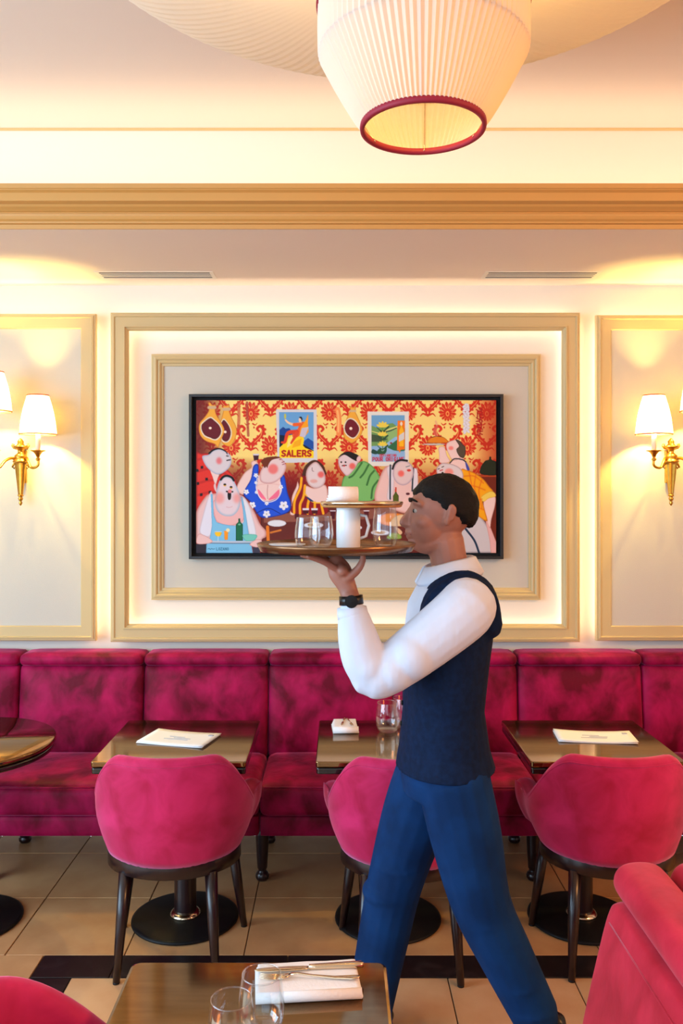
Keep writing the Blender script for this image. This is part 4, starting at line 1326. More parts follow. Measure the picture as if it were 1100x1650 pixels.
def sconce(x, label, tall):
    """tall: side (-1 or 1) that carries the higher candle"""
    root = empty('wall_sconce', (x, 4.118, 1.85))
    tag(root, label, 'wall lamp', 'brass sconces on the side panels')
    yc = -0.028
    # tapered fluted body
    rings = []
    for z, r in ((-0.158, 0.010), (-0.150, 0.012), (-0.01, 0.027), (0.0, 0.030)):
        rings.append([(r * (1.0 if k % 2 else 0.80) * math.cos(2 * PI * k / 16), yc + r * (1.0 if k % 2 else 0.80) * math.sin(2 * PI * k / 16), z) for k in range(16)])
    obj('stem_body', *fix(*g_loft(rings)), 'brass', root)
    lathe('drop_finial', [(0.001, -0.210), (0.005, -0.206), (0.009, -0.196), (0.005, -0.188), (0.010, -0.182), (0.012, -0.174), (0.007, -0.168), (0.014, -0.162), (0.014, -0.156), (0.001, -0.155)], 'brass', root, 20, 0, yc)
    lathe('collar', [(0.001, -0.002), (0.034, -0.002), (0.038, 0.004), (0.034, 0.010), (0.026, 0.016), (0.028, 0.024), (0.030, 0.032), (0.020, 0.040), (0.014, 0.046), (0.014, 0.058), (0.020, 0.064), (0.034, 0.072), (0.036, 0.078), (0.020, 0.082), (0.014, 0.092), (0.016, 0.100), (0.008, 0.112), (0.001, 0.118)], 'brass', root, 24, 0, yc)
    obj('back_plate', *g_box(-0.02, 0.02, -0.012, 0.006, -0.10, 0.06, 0.004), 'brass', root)
    for sg in (-1, 1):
        tube('scroll_ear', [(sg * 0.018, yc, 0.066), (sg * 0.034, yc, 0.070), (sg * 0.042, yc, 0.080), (sg * 0.038, yc, 0.090), (sg * 0.031, yc, 0.088), (sg * 0.032, yc, 0.081)], [0.005, 0.005, 0.0045, 0.004, 0.0035, 0.003], 'brass', root, 8, True)
        is_tall = sg == tall
        ex = sg * (0.085 if is_tall else 0.115)
        ey = -0.150 if is_tall else -0.115
        dz = 0.106 if is_tall else 0.0
        pts = spline([(sg * 0.016, yc, 0.012), (sg * 0.036, yc - 0.02, 0.020), (sg * 0.052, (yc + ey) / 2, 0.004), (sg * 0.078 if not is_tall else sg * 0.064, ey * 0.85, -0.028), (ex, ey, -0.018), (ex, ey, 0.024)], 6)
        arm = tube('arm', pts, [0.0075 - 0.0018 * i / len(pts) for i in range(len(pts))], 'brass', root, 10, True)
        lathe('knop', [(0.001, 0.002), (0.009, 0.006), (0.012, 0.012), (0.008, 0.018), (0.001, 0.020)], 'brass', arm, 16, ex, ey)
        tube('arm_scroll', [(sg * 0.020, yc, 0.0), (sg * 0.034, yc, -0.010), (sg * 0.040, yc, -0.024), (sg * 0.032, yc, -0.030), (sg * 0.027, yc, -0.022)], [0.006, 0.006, 0.005, 0.004, 0.003], 'brass', arm, 8, True)
        lathe('drip_cup', [(0.001, 0.020), (0.008, 0.022), (0.012, 0.034), (0.022, 0.046), (0.036, 0.052), (0.036, 0.054), (0.014, 0.052), (0.001, 0.050)], 'brass', arm, 24, ex, ey)
        lathe('candle_sleeve', [(0.001, 0.050), (0.0115, 0.050), (0.0112, 0.150 + dz), (0.001, 0.151 + dz)], 'candle', root, 20, ex, ey)
        zb, zt, rb, rtp = 0.130 + dz, 0.314 + dz, 0.084, 0.048
        prof = [(rb + (rtp - rb) * t - 0.006 * math.sin(PI * t) * (-1), zb + (zt - zb) * t) for t in (0, 0.2, 0.4, 0.6, 0.8, 1.0)]
        sh = obj('lamp_shade', *pleated(prof, 44, 0.0011, ex, ey), 'sconce_shade', root)
        for r, z in ((rb, zb), (rtp, zt)):
            V, F = ring_trim(r, z, 0.0028)
            obj('braid', [(a + ex, b + ey, c) for a, b, c in V], F, 'trim_coral', sh)
        lathe('bulb', [(0.001, 0.151 + dz), (0.009, 0.154 + dz), (0.012, 0.166 + dz), (0.009, 0.178 + dz), (0.002, 0.186 + dz)], bulb_mat, root, 16, ex, ey)
        point('sconce_light', (x + ex, 4.118 + ey, 1.85 + 0.212 + dz), SCONCE_W, (1.0, 0.74, 0.20), 0.018)
    return root

SCONCE_W = 33.0
bulb_mat = mat('lit_bulb', rgb(255, 240, 210), 0.4, emit=(1.0, 0.72, 0.36, 1), estr=12)
sconce(-1.538, 'lit brass two-candle sconce on the left panel, cut by the frame edge', -1)
sconce(1.610, 'lit brass two-candle sconce on the right panel, cut by the frame edge', 1)

# ================================================================== pleated chandelier
CHX, CHY = 0.180, 1.80
ch = empty('chandelier', (CHX, CHY, 2.478))
tag(ch, 'cream pleated chandelier, a lantern with red braid under a wide saucer shade', 'chandelier')
k_ = CHY / FPX
r_b, r_m = 97.5 * k_, 168.0 * k_
z_b, z_m, z_t = 1.7 + 590 * k_, 1.7 + 708 * k_, 1.7 + 785 * k_
lp = [(r_b, z_b)] + [(r_b + (r_m - r_b) * t ** 0.86, z_b + (z_m - z_b) * t) for t in (0.15, 0.3, 0.45, 0.6, 0.75, 0.88, 1.0)] + [(r_m * 1.004, z_m + (z_t - z_m) * 0.5), (r_m, z_t)]
lamp = obj('lantern_shade', *pleated([(r, z - 2.478) for r, z in lp], 92, 0.0023), 'shade', ch)
for r, z, w in ((r_b, z_b, 0.0062), (r_m, z_t, 0.0062)):
    V, F = g_lathe([(r - 0.004, z - 2.478 - w), (r + 0.0045, z - 2.478 - w), (r + 0.0055, z - 2.478), (r + 0.0045, z - 2.478 + w), (r - 0.004, z - 2.478 + w)], 96, closed=True)
    obj('red_braid', V, F, 'trim_red', lamp, True)['label'] = 'dark red braid on the lantern rim'
V, F = g_lathe([(r_m - 0.008, z_m - 2.478 - 0.0025), (r_m - 0.004, z_m - 2.478 - 0.0025), (r_m - 0.004, z_m - 2.478 + 0.0025), (r_m - 0.008, z_m - 2.478 + 0.0025)], 72, closed=True)
obj('wire_ring', V, F, 'steel', lamp, True)
for k in range(6):
    a = 2 * PI * k / 6 + 0.4
    tube('wire_rib', [((r - 0.006) * math.cos(a), (r - 0.006) * math.sin(a), z - 2.478) for r, z in lp], 0.0016, 'steel', lamp, 6)
# the wide saucer behind the lantern, hung a little askew
sp = []
for t in np.linspace(0, 1, 22):
    r = 0.20 + (0.87 - 0.20) * math.sin(t * PI / 2) ** 0.9
    z = 0.262 + 0.26 * (1 - math.cos(t * PI / 2)) ** 1.1
    sp.append((r, z))
sp += [(0.86, 0.56), (0.79, 0.60)]
sau = obj('saucer_shade', *pleated(sp, 150, 0.0022), 'saucer', ch)
sau.location = (-0.048, 0.0, 0.108)
sau.rotation_euler = (0, math.radians(1.0), 0)
V, F = g_lathe([(0.196, 0.256), (0.206, 0.256), (0.206, 0.270), (0.196, 0.270)], 72, closed=True)
obj('red_braid', V, F, 'trim_red', sau, True)['label'] = 'dark red braid on the saucer rim'
lathe('stem', [(0.001, 0.30), (0.010, 0.30), (0.010, CEIL_Z - 2.478 - 0.01), (0.001, CEIL_Z - 2.478 - 0.01)], 'brass', ch, 16)
lathe('ceiling_rose', [(0.001, CEIL_Z - 2.478 - 0.035), (0.05, CEIL_Z - 2.478 - 0.028), (0.065, CEIL_Z - 2.478 - 0.001), (0.001, CEIL_Z - 2.478)], 'brass', ch, 32)
for k in range(3):
    a = 2 * PI * k / 3
    tube('spoke', [(0, 0, 0.32), (r_m * math.cos(a), r_m * math.sin(a), z_t - 2.478)], 0.003, 'brass', ch, 6)
    tube('spoke', [(0, 0, 0.50), (-0.045 + 0.70 * math.cos(a), 0.70 * math.sin(a), 0.60)], 0.004, 'brass', ch, 6)
lathe('bulb', [(0.001, 0.12), (0.02, 0.125), (0.035, 0.15), (0.028, 0.19), (0.012, 0.215), (0.012, 0.30)], bulb_mat, ch, 20)
CHAND_W = 0.9
point('lantern_light', (CHX, CHY, 2.478 + 0.09), CHAND_W, (1.0, 0.60, 0.04), 0.04)
point('saucer_fill', (CHX - 0.3, CHY, 2.478 + 0.52), 2.6, (1.0, 0.86, 0.70), 0.06)  # added unseen light, brightens the saucer's left like pale daylight
point('saucer_fill', (CHX + 0.26, CHY, 2.478 + 0.52), 3.2, (1.0, 0.66, 0.28), 0.06)  # second added light, gives the saucer's right its orange glow
#@@SMALL
# ================================================================== table ware
def tumbler(x, y, z, h, r, label, group='stemless glasses'):
    o = [(0.001, 0.0), (r * 0.55, 0.0), (r * 0.72, h * 0.04), (r * 0.92, h * 0.20), (r, h * 0.40), (r * 0.97, h * 0.65), (r * 0.88, h * 0.88), (r * 0.84, h)]
    t = 0.0014
    i = [(r * 0.84 - t, h), (r * 0.88 - t, h * 0.88), (r * 0.97 - t, h * 0.65), (r - t, h * 0.40), (r * 0.92 - t, h * 0.21), (r * 0.70, h * 0.085), (r * 0.4, h * 0.07), (0.001, h * 0.068)]
    V, F = g_lathe(o, 48)
    F = [f for f in F if len(f) == 4]
    rim = g_lathe([(r * 0.84 - 0.0011, h - 0.001), (r * 0.84 + 0.0007, h - 0.001), (r * 0.84 + 0.0005, h + 0.0011), (r * 0.84 - 0.0009, h + 0.0011)], 48, closed=True)
    bot = g_lathe([(0.001, h * 0.060), (r * 0.45, h * 0.064), (r * 0.72, h * 0.085)], 48)
    g = obj('stemless_glass', *join((V, F), rim, (bot[0], [f for f in bot[1] if len(f) == 4])), 'glass', None, True, (x, y, z + 0.0005))
    return tag(g, label, 'glass', group)

def folded_napkin(x, y, z, w, d, rz, label, layers=3, t=0.0055):
    root = empty('folded_napkin', (x, y, z), rz)
    tag(root, label, 'napkin')
    for k in range(layers):
        z0 = 0.0006 + k * (t + 0.0004)
        ww, dd = w - 0.004 * k, d - 0.003 * k
        V, F = g_cushion(-ww / 2, ww / 2, -dd / 2, dd / 2, z0, z0 + t, t * 0.48, (0, 0, 0.001), 8)
        V = [(a + 0.05 * b * (k - 1) * 0.3, b + 0.0012 * math.sin(a * 60 + k), c) for a, b, c in V]
        obj('fold', V, F, 'linen', root, True)
    # rounded fold along the near edge
    n = 14
    zt = layers * (t + 0.0004)
    pr = [(-d / 2 + 0.004 - (zt / 2) * math.sin(PI * k / n), 0.0006 + zt / 2 - zt / 2 * math.cos(PI * k / n)) for k in range(n + 1)]
    V, F = g_extrude_x(pr, -w / 2 + 0.001, w / 2 - 0.002)
    obj('rolled_edge', V, F, 'linen', root, True)
    return root, 0.0006 + zt + 0.001

def g_strip(path, widths, thick):
    """flat bar following (x, z) path along x with varying widths"""
    rings = []
    for (x, z), w in zip(path, widths):
        rings.append([(x, -w / 2, z), (x, -w / 2 * 0.7, z + thick / 2), (x, w / 2 * 0.7, z + thick / 2), (x, w / 2, z), (x, w / 2 * 0.7, z - thick / 2), (x, -w / 2 * 0.7, z - thick / 2)])
    return fix(*g_loft(rings))

def knife(x, y, z, rz, label, s=1.0):
    root = empty('table_knife', (x, y, z), rz)
    root.scale = (s, s, s)
    tag(root, label, 'knife')
    obj('handle', *g_strip([(0.0, 0.005), (0.012, 0.005), (0.05, 0.005), (0.09, 0.005), (0.104, 0.005), (0.108, 0.005)], [0.009, 0.010, 0.012, 0.016, 0.015, 0.006], 0.009), 'steel', root, True)
    obj('blade', *g_strip([(-0.108, 0.0045), (-0.100, 0.0045), (-0.08, 0.0045), (-0.04, 0.0045), (-0.01, 0.0045), (0.002, 0.0045)], [0.003, 0.012, 0.017, 0.018, 0.015, 0.008], 0.002), 'steel', root, True)
    return root

def fork(x, y, z, rz, label, s=1.0):
    root = empty('table_fork', (x, y, z), rz)
    root.scale = (s, s, s)
    tag(root, label, 'fork')
    obj('handle', *g_strip([(-0.045, 0.010), (-0.03, 0.012), (0.0, 0.008), (0.05, 0.004), (0.085, 0.005), (0.100, 0.006), (0.104, 0.006)], [0.010, 0.006, 0.006, 0.010, 0.017, 0.014, 0.005], 0.003), 'steel', root, True)
    obj('head', *g_strip([(-0.075, 0.004), (-0.060, 0.0055), (-0.045, 0.0095)], [0.022, 0.024, 0.011], 0.002), 'steel', root, True)
    for k in range(4):
        yy = -0.0085 + k * 0.00567
        tube('tine', [(-0.074, yy, 0.004), (-0.095, yy, 0.003), (-0.112, yy, 0.006)], [0.0016, 0.0014, 0.0008], 'steel', root, 6)
    return root

def menu(x, y, z, w, d, rz, label, curl):
    root = empty('paper_menu', (x, y, z), rz)
    tag(root, label, 'menu')
    for k, (dz, dx) in enumerate(((0.0008, 0.0), (0.0032, 0.002))):
        V, F = [], []
        nx, ny = 12, 6
        for side in (0, 1):
            for j in range(ny + 1):
                for i in range(nx + 1):
                    a, b = -w / 2 + w * i / nx, -d / 2 + d * j / ny
                    zz = dz + curl * (abs(a) / (w / 2)) ** 2 * (0.4 + 0.6 * k) + (0.001 if side else 0)
                    V.append((a + dx, b + dx, zz))
        st = (nx + 1) * (ny + 1)
        for j in range(ny):
            for i in range(nx):
                q = j * (nx + 1) + i
                F.append((q, q + nx + 1, q + nx + 2, q + 1))
                F.append((st + q, st + q + 1, st + q + nx + 2, st + q + nx + 1))
        bl = [i for i in range(nx + 1)] + [j * (nx + 1) + nx for j in range(1, ny + 1)] + [ny * (nx + 1) + i for i in range(nx - 1, -1, -1)] + [j * (nx + 1) for j in range(ny - 1, 0, -1)]
        for i in range(len(bl)):
            a, b = bl[i], bl[(i + 1) % len(bl)]
            F.append((a, b, st + b, st + a))
        obj('sheet', *fix(V, F), 'paper', root, True)
    zt = 0.0032 + 0.0016
    parts = []
    for j, (a0, a1, b0) in enumerate(((-0.045, 0.02, 0.012), (-0.02, 0.05, -0.004), (-0.055, 0.045, -0.020))):
        parts.append(g_box(a0, a1, b0 - 0.0012, b0 + 0.0012, zt + curl * 0.08, zt + curl * 0.08 + 0.0012))
    parts.append(g_box(w / 2 - 0.035, w / 2 - 0.016, d / 2 - 0.045, d / 2 - 0.030, zt + curl * 0.5, zt + curl * 0.75 + 0.0015))
    obj('print', *join(*parts), 'ink', root)
    return root

menu(-0.625, 3.315, TH, 0.275, 0.185, -0.26, 'white paper menu lying on the left square table', 0.004)
menu(1.010, 3.335, TH, 0.300, 0.155, -0.10, 'white paper menu lying on the right square table', 0.006)

# middle table: napkin with cutlery tucked in, two glasses
np_, zt = folded_napkin(0.027, 3.455, TH, 0.105, 0.13, 0.05, 'small white folded napkin with cutlery on the table behind the waiter', 4, 0.0065)
knife(0.020, 3.46, TH + zt, 1.45, 'knife laid on the small napkin on the table behind the waiter', 0.55)
fork(0.046, 3.455, TH + zt, 1.75, 'fork laid on the small napkin on the table behind the waiter', 0.55)
tumbler(0.200, 3.420, TH, 0.118, 0.050, 'empty clear stemless glass in full view beside the small napkin')
tumbler(0.268, 3.50, TH, 0.118, 0.050, 'empty clear stemless glass half hidden by the waiter')

# near table
np2, zt2 = folded_napkin(-0.060, 1.655, TH, 0.205, 0.108, 0.09, 'large white folded napkin on the near table', 3, 0.0065)
knife(-0.058, 1.672, TH + zt2, 0.10, 'table knife lying across the napkin on the near table', 1.0)
fork(-0.052, 1.640, TH + zt2, -0.02, 'table fork lying across the napkin on the near table', 0.9)
tumbler(-0.1375, 1.512, TH, 0.104, 0.0415, 'stemless glass on the near table touching the napkin', 'near table glasses')
tumbler(-0.182, 1.438, TH, 0.104, 0.0415, 'stemless glass on the near table closest to the camera', 'near table glasses')

# ================================================================== the waiter
PY0 = 2.55
def ering(cx, cy, z, a, b, n=28, tilt=0.0):
    return [(cx + a * math.cos(2 * PI * k / n), cy + b * math.sin(2 * PI * k / n), z + tilt * a * math.cos(2 * PI * k / n)) for k in range(n)]

def torso(rows, dy=0.0):
    return g_loft([ering(cx, PY0 + dy, z, a, b) for z, cx, a, b in rows])

def limb(pts, radii, n=16, flat=None, sub=5):
    P = spline([tuple(p) + (r,) for p, r in zip(pts, radii)], sub)
    return g_tube([p[:3] for p in P], [max(0.002, p[3]) for p in P], n, True, flat)

waiter = empty('person', (0.30, PY0, 0))
tag(waiter, 'waiter in white shirt and navy waistcoat striding left with a raised tray', 'person')

SHL, ELL, WRL = (0.362, 2.372, 1.385), (0.085, 2.335, 1.190), (0.036, 2.345, 1.405)      # near (left) arm, raised
SHR, ELR, WRR = (0.362, 2.728, 1.385), (0.400, 2.795, 1.115), (0.320, 2.790, 0.880)      # far (right) arm, hanging
HPF, KNF, ANF = (0.290, 2.640, 0.900), (0.170, 2.650, 0.480), (0.095, 2.650, 0.105)      # far leg, forward
HPN, KNN, ANN = (0.335, 2.465, 0.900), (0.415, 2.455, 0.500), (0.575, 2.455, 0.165)      # near leg, trailing
TRAY_Z = 1.538

# --- skin: one continuous body
geo = []
geo.append(torso([(0.86, 0.315, 0.10, 0.14), (1.0, 0.318, 0.09, 0.13), (1.2, 0.33, 0.10, 0.15), (1.34, 0.345, 0.095, 0.16), (1.42, 0.350, 0.07, 0.13), (1.45, 0.348, 0.05, 0.08)]))
geo.append(limb([(0.350, PY0, 1.40), (0.338, PY0, 1.47), (0.322, PY0, 1.56)], [0.066, 0.056, 0.056]))
# head
HC = Vector((0.305, PY0, 1.640))
geo.append(g_ellipsoid((0.312, PY0, 1.655), (0.096, 0.074, 0.090), 28, 18))
geo.append(g_ellipsoid((0.272, PY0, 1.608), (0.062, 0.060, 0.080), 24, 16))
geo.append(limb([(0.300, PY0, 1.555), (0.262, PY0, 1.545), (0.232, PY0, 1.548)], [0.044, 0.036, 0.024], flat=(1.15, 0.8)))
geo.append(limb([(0.222, PY0, 1.655), (0.206, PY0, 1.630), (0.196, PY0, 1.612), (0.206, PY0, 1.605)], [0.010, 0.011, 0.013, 0.010]))      # nose
for s in (-1, 1):
    geo.append(g_ellipsoid((0.200 + 0.010, PY0 + s * 0.011, 1.606), (0.009, 0.008, 0.007), 10, 8))
    geo.append(limb([(0.228, PY0 + s * 0.014, 1.672), (0.229, PY0 + s * 0.034, 1.675), (0.244, PY0 + s * 0.054, 1.668)], [0.008, 0.0085, 0.008]))   # brow
    geo.append(g_ellipsoid((0.258, PY0 + s * 0.040, 1.615), (0.030, 0.024, 0.026), 14, 10))                                                   # cheek
    geo.append(limb([(0.318, PY0 + s * 0.072, 1.612), (0.324, PY0 + s * 0.079, 1.640), (0.330, PY0 + s * 0.080, 1.662), (0.340, PY0 + s * 0.080, 1.650), (0.333, PY0 + s * 0.076, 1.622)], [0.008, 0.007, 0.008, 0.007, 0.005]))  # ear
geo.append(limb([(0.216, PY0 - 0.018, 1.583), (0.208, PY0, 1.586), (0.216, PY0 + 0.018, 1.583)], [0.006, 0.0078, 0.006]))
geo.append(limb([(0.218, PY0 - 0.015, 1.573), (0.211, PY0, 1.571), (0.218, PY0 + 0.015, 1.573)], [0.006, 0.008, 0.006]))
# arms
geo.append(limb([(0.350, 2.45, 1.40), SHL, ((SHL[0] + ELL[0]) / 2, 2.35, 1.27), ELL], [0.05, 0.052, 0.046, 0.040]))
geo.append(limb([ELL, (0.055, 2.338, 1.29), WRL], [0.040, 0.038, 0.0285]))
geo.append(limb([(0.350, 2.65, 1.40), SHR, (0.385, 2.765, 1.25), ELR], [0.05, 0.052, 0.046, 0.038]))
geo.append(limb([ELR, (0.365, 2.795, 1.0), WRR], [0.038, 0.036, 0.027]))
# legs
geo.append(limb([HPF, (0.235, 2.645, 0.70), KNF, (0.125, 2.650, 0.30), ANF], [0.085, 0.075, 0.055, 0.050, 0.036]))
geo.append(limb([HPN, (0.370, 2.46, 0.70), KNN, (0.485, 2.455, 0.35), ANN], [0.085, 0.075, 0.055, 0.050, 0.036]))
# raised hand, palm up under the tray
pw = Vector(WRL)
geo.append(limb([pw, (0.024, 2.352, 1.440), (0.006, 2.358, 1.478), (-0.004, 2.360, 1.500)], [0.026, 0.027, 0.034, 0.030], flat=(1.0, 0.62)))
geo.append(limb([(0.010, 2.330, 1.486), (0.000, 2.362, 1.498), (-0.008, 2.392, 1.492)], [0.016, 0.018, 0.015]))
fz = TRAY_Z - 0.0085
for base, mid_, tip in (((-0.010, 2.328, 1.494), (-0.045, 2.308, 1.516), (-0.082, 2.290, fz - 0.001)),
                        ((-0.016, 2.350, 1.499), (-0.060, 2.345, 1.518), (-0.102, 2.340, fz)),
                        ((-0.016, 2.372, 1.499), (-0.058, 2.384, 1.518), (-0.096, 2.394, fz)),
                        ((-0.008, 2.392, 1.494), (-0.038, 2.416, 1.514), (-0.066, 2.438, fz))):
    geo.append(limb([base, mid_, tip], [0.0105, 0.0095, 0.0075], 12))
geo.append(limb([(0.022, 2.345, 1.462), (0.052, 2.335, 1.488), (0.066, 2.332, 1.512), (0.068, 2.332, fz - 0.001)], [0.014, 0.012, 0.010, 0.008], 12))
# hanging hand
geo.append(limb([WRR, (0.312, 2.790, 0.840), (0.306, 2.790, 0.800)], [0.026, 0.034, 0.034], flat=(1.0, 0.6)))
for dx, L in ((-0.027, 0.070), (-0.009, 0.078), (0.009, 0.074), (0.026, 0.060)):
    geo.append(limb([(0.305 + dx, 2.790, 0.795), (0.300 + dx, 2.786, 0.795 - L * 0.5), (0.296 + dx, 2.772, 0.795 - L)], [0.0095, 0.009, 0.007], 12))
geo.append(limb([(0.284, 2.786, 0.842), (0.266, 2.776, 0.818), (0.260, 2.768, 0.790)], [0.012, 0.010, 0.008], 12))
under(fuse('body', geo, 0.0042, 'skin', None, 5), waiter)

# eyes and mouth line
for s in (-1, 1):
    e = under(obj('eye', *g_ellipsoid((0.233, PY0 + s * 0.030, 1.648), (0.010, 0.011, 0.0080), 16, 10), 'eye_white', None, True), waiter)
    i_ = obj('iris', *g_ellipsoid((0.2253, PY0 + s * 0.031, 1.648), (0.0045, 0.0055, 0.0060), 12, 8), 'iris', e, True)
    under(tube('eyebrow', [(0.217, PY0 + s * 0.014, 1.677), (0.218, PY0 + s * 0.032, 1.683), (0.232, PY0 + s * 0.052, 1.676)], [0.004, 0.0048, 0.0025], 'hair', None, 8, True), waiter)
under(tube('mouth', [(0.217, PY0 - 0.021, 1.5775), (0.2035, PY0, 1.5785), (0.217, PY0 + 0.021, 1.5775)], [0.002, 0.0048, 0.002], 'lip', None, 8, True), waiter)

# hair: short crop, a shell that dives into the head below the hairline
V, F = [], []
NA, NB = 56, 36
for i in range(NB + 1):
    a = -PI / 2 + PI * i / NB
    a = max(-PI / 2 + 0.01, min(PI / 2 - 0.01, a))
    for j in range(NA):
        b = 2 * PI * j / NA
        d = Vector((math.cos(a) * math.cos(b), math.cos(a) * math.sin(b), math.sin(a)))
        # hairline: high on the forehead (-x), low at the nape (+x), sideburn before the ear
        line = 0.36 - 0.66 * (d.x + 0.62) if d.x > -0.62 else 0.36 + 0.05
        line = max(-0.72, line - 0.10 * max(0, d.x))
        line += 0.05 * math.sin(9 * b) + 0.03 * math.sin(17 * b + 1)
        w = max(0, min(1, (d.z - line) / 0.22 + 0.5))
        w = w * w * (3 - 2 * w)
        k = 0.86 + 0.25 * w + 0.014 * math.sin(23 * b + 9 * a) * w + 0.012 * math.sin(11 * a + 5 * b) * w
        V.append((0.314 + d.x * 0.096 * k + 0.004 * w, PY0 + d.y * 0.074 * k, 1.657 + d.z * 0.090 * (k + 0.03 * w)))
for i in range(NB):
    for j in range(NA):
        q = (j + 1) % NA
        F.append((i * NA + j, i * NA + q, (i + 1) * NA + q, (i + 1) * NA + j))
F.append(tuple(range(NA))[::-1]); F.append(tuple(NB * NA + j for j in range(NA)))
under(obj('hair', V, F, 'hair', None, True), waiter)

# --- shirt
geo = [torso([(0.90, 0.315, 0.112, 0.150), (1.05, 0.318, 0.108, 0.150), (1.20, 0.322, 0.118, 0.162), (1.30, 0.326, 0.126, 0.172), (1.37, 0.332, 0.122, 0.176), (1.42, 0.338, 0.102, 0.150), (1.445, 0.340, 0.076, 0.096), (1.458, 0.338, 0.062, 0.068)])]
geo.append(limb([(0.345, 2.46, 1.375), (SHL[0] - 0.004, SHL[1] + 0.01, 1.372), (0.225, 2.352, 1.270), (0.12, 2.338, 1.198), (0.088, 2.336, 1.192)], [0.080, 0.084, 0.075, 0.064, 0.056]))
geo.append(limb([(0.094, 2.336, 1.196), (0.070, 2.337, 1.245), (0.052, 2.339, 1.31), (0.041, 2.343, 1.362)], [0.058, 0.062, 0.055, 0.044]))
geo.append(limb([(0.345, 2.64, 1.375), (SHR[0], SHR[1] - 0.01, 1.37), (0.385, 2.765, 1.25), (ELR[0], ELR[1], 1.12)], [0.080, 0.078, 0.066, 0.056]))
geo.append(limb([(ELR[0], ELR[1], 1.13), (0.365, 2.795, 1.0), (0.328, 2.791, 0.905)], [0.056, 0.052, 0.040]))
# wrinkle rolls at the elbow
for (x, z, r) in ((0.150, 1.212, 0.069), (0.200, 1.250, 0.075), (0.082, 1.225, 0.064), (0.062, 1.285, 0.057)):
    geo.append(g_ellipsoid((x, 2.335, z), (r * 0.9, r, r * 0.9), 18, 12))
shirt = under(fuse('shirt', geo, 0.0065, 'shirt', None, 4), waiter)
# collar: a folded band round the neck
V, F = [], []
n = 40
prof = [(0.000, 0.000), (0.002, 0.040), (0.006, 0.052), (0.012, 0.048), (0.026, 0.004), (0.023, -0.006), (0.010, 0.006)]
for k in range(n + 1):
    a = PI + 0.22 + (2 * PI - 0.44) * k / n
    fr = max(0, -math.cos(a))
    for f, h in prof:
        rx, ry = 0.060 + f * 1.7, 0.061 + f * 1.7
        V.append((0.334 + rx * math.cos(a), PY0 + ry * math.sin(a), 1.450 + h - 0.022 * fr + 0.012 * max(0, math.cos(a))))
m_ = len(prof)
for k in range(n):
    for j in range(m_):
        q = (j + 1) % m_
        F.append((k * m_ + j, (k + 1) * m_ + j, (k + 1) * m_ + q, k * m_ + q))
F.append(tuple(range(m_))); F.append(tuple(n * m_ + j for j in range(m_))[::-1])
c_ = obj('collar', *fix(V, F), 'shirt', shirt, True)
for pts, nm in (([(0.0405, 2.3435, 1.352), (0.0375, 2.345, 1.384)], 'cuff'), ([(0.334, 2.7915, 0.922), (0.326, 2.7905, 0.893)], 'cuff')):
    V, F = fix(*g_tube([pts[0], [(a + b) / 2 for a, b in zip(*pts)], pts[1]], [0.0425, 0.043, 0.041], 24))
    c_ = obj(nm, V, F, 'shirt', shirt, True)
# dark watch above the cuff
V, F = fix(*g_tube([(0.0365, 2.345, 1.392), (0.0345, 2.346, 1.416)], [0.034, 0.033], 24))
wt = under(obj('watch', V, F, 'shoe', None, True), waiter)
V, F = g_lathe([(0.001, 0), (0.017, 0), (0.018, 0.006), (0.001, 0.007)], 20)
dial = obj('dial', [(0.0355 + a, 2.3455 - 0.031 - c, 1.404 + b) for a, b, c in V], F, 'iron', wt)

# --- waistcoat: leaves the shirt front and the sleeves free
geo = [torso([(0.880, 0.322, 0.150, 0.190), (0.94, 0.318, 0.136, 0.174), (1.05, 0.316, 0.122, 0.164), (1.18, 0.322, 0.130, 0.172), (1.27, 0.330, 0.134, 0.178), (1.33, 0.338, 0.126, 0.166), (1.37, 0.356, 0.104, 0.150), (1.395, 0.366, 0.080, 0.120)])]
for s_ in (-1, 1, -0.72, 0.72, -1.25, 1.25):
    lo = 0.0 if abs(s_) < 1.1 else 0.012
    geo.append(limb([(0.252, PY0 + s_ * 0.095, 1.26), (0.284, PY0 + s_ * 0.110, 1.384 - lo), (0.345, PY0 + s_ * 0.112, 1.430 - lo), (0.405, PY0 + s_ * 0.108, 1.405 - lo), (0.435, PY0 + s_ * 0.085, 1.31)], [0.026, 0.036, 0.040, 0.042, 0.036], flat=(1.2, 0.7)))
vest = under(fuse('waistcoat', geo, 0.006, 'vest', None, 3), waiter)
for k in range(5):
    z = 0.945 + 0.062 * k
    fx = 0.312 - 0.126 - 0.001 - (0.001 if k < 2 else 0.0)
    fx = {0: 0.186, 1: 0.190, 2: 0.193, 3: 0.193, 4: 0.192}[k]
    b_ = obj('button', *g_ellipsoid((fx - 0.001, PY0 - 0.004, z), (0.004, 0.008, 0.008), 12, 8), 'iron', vest, True)

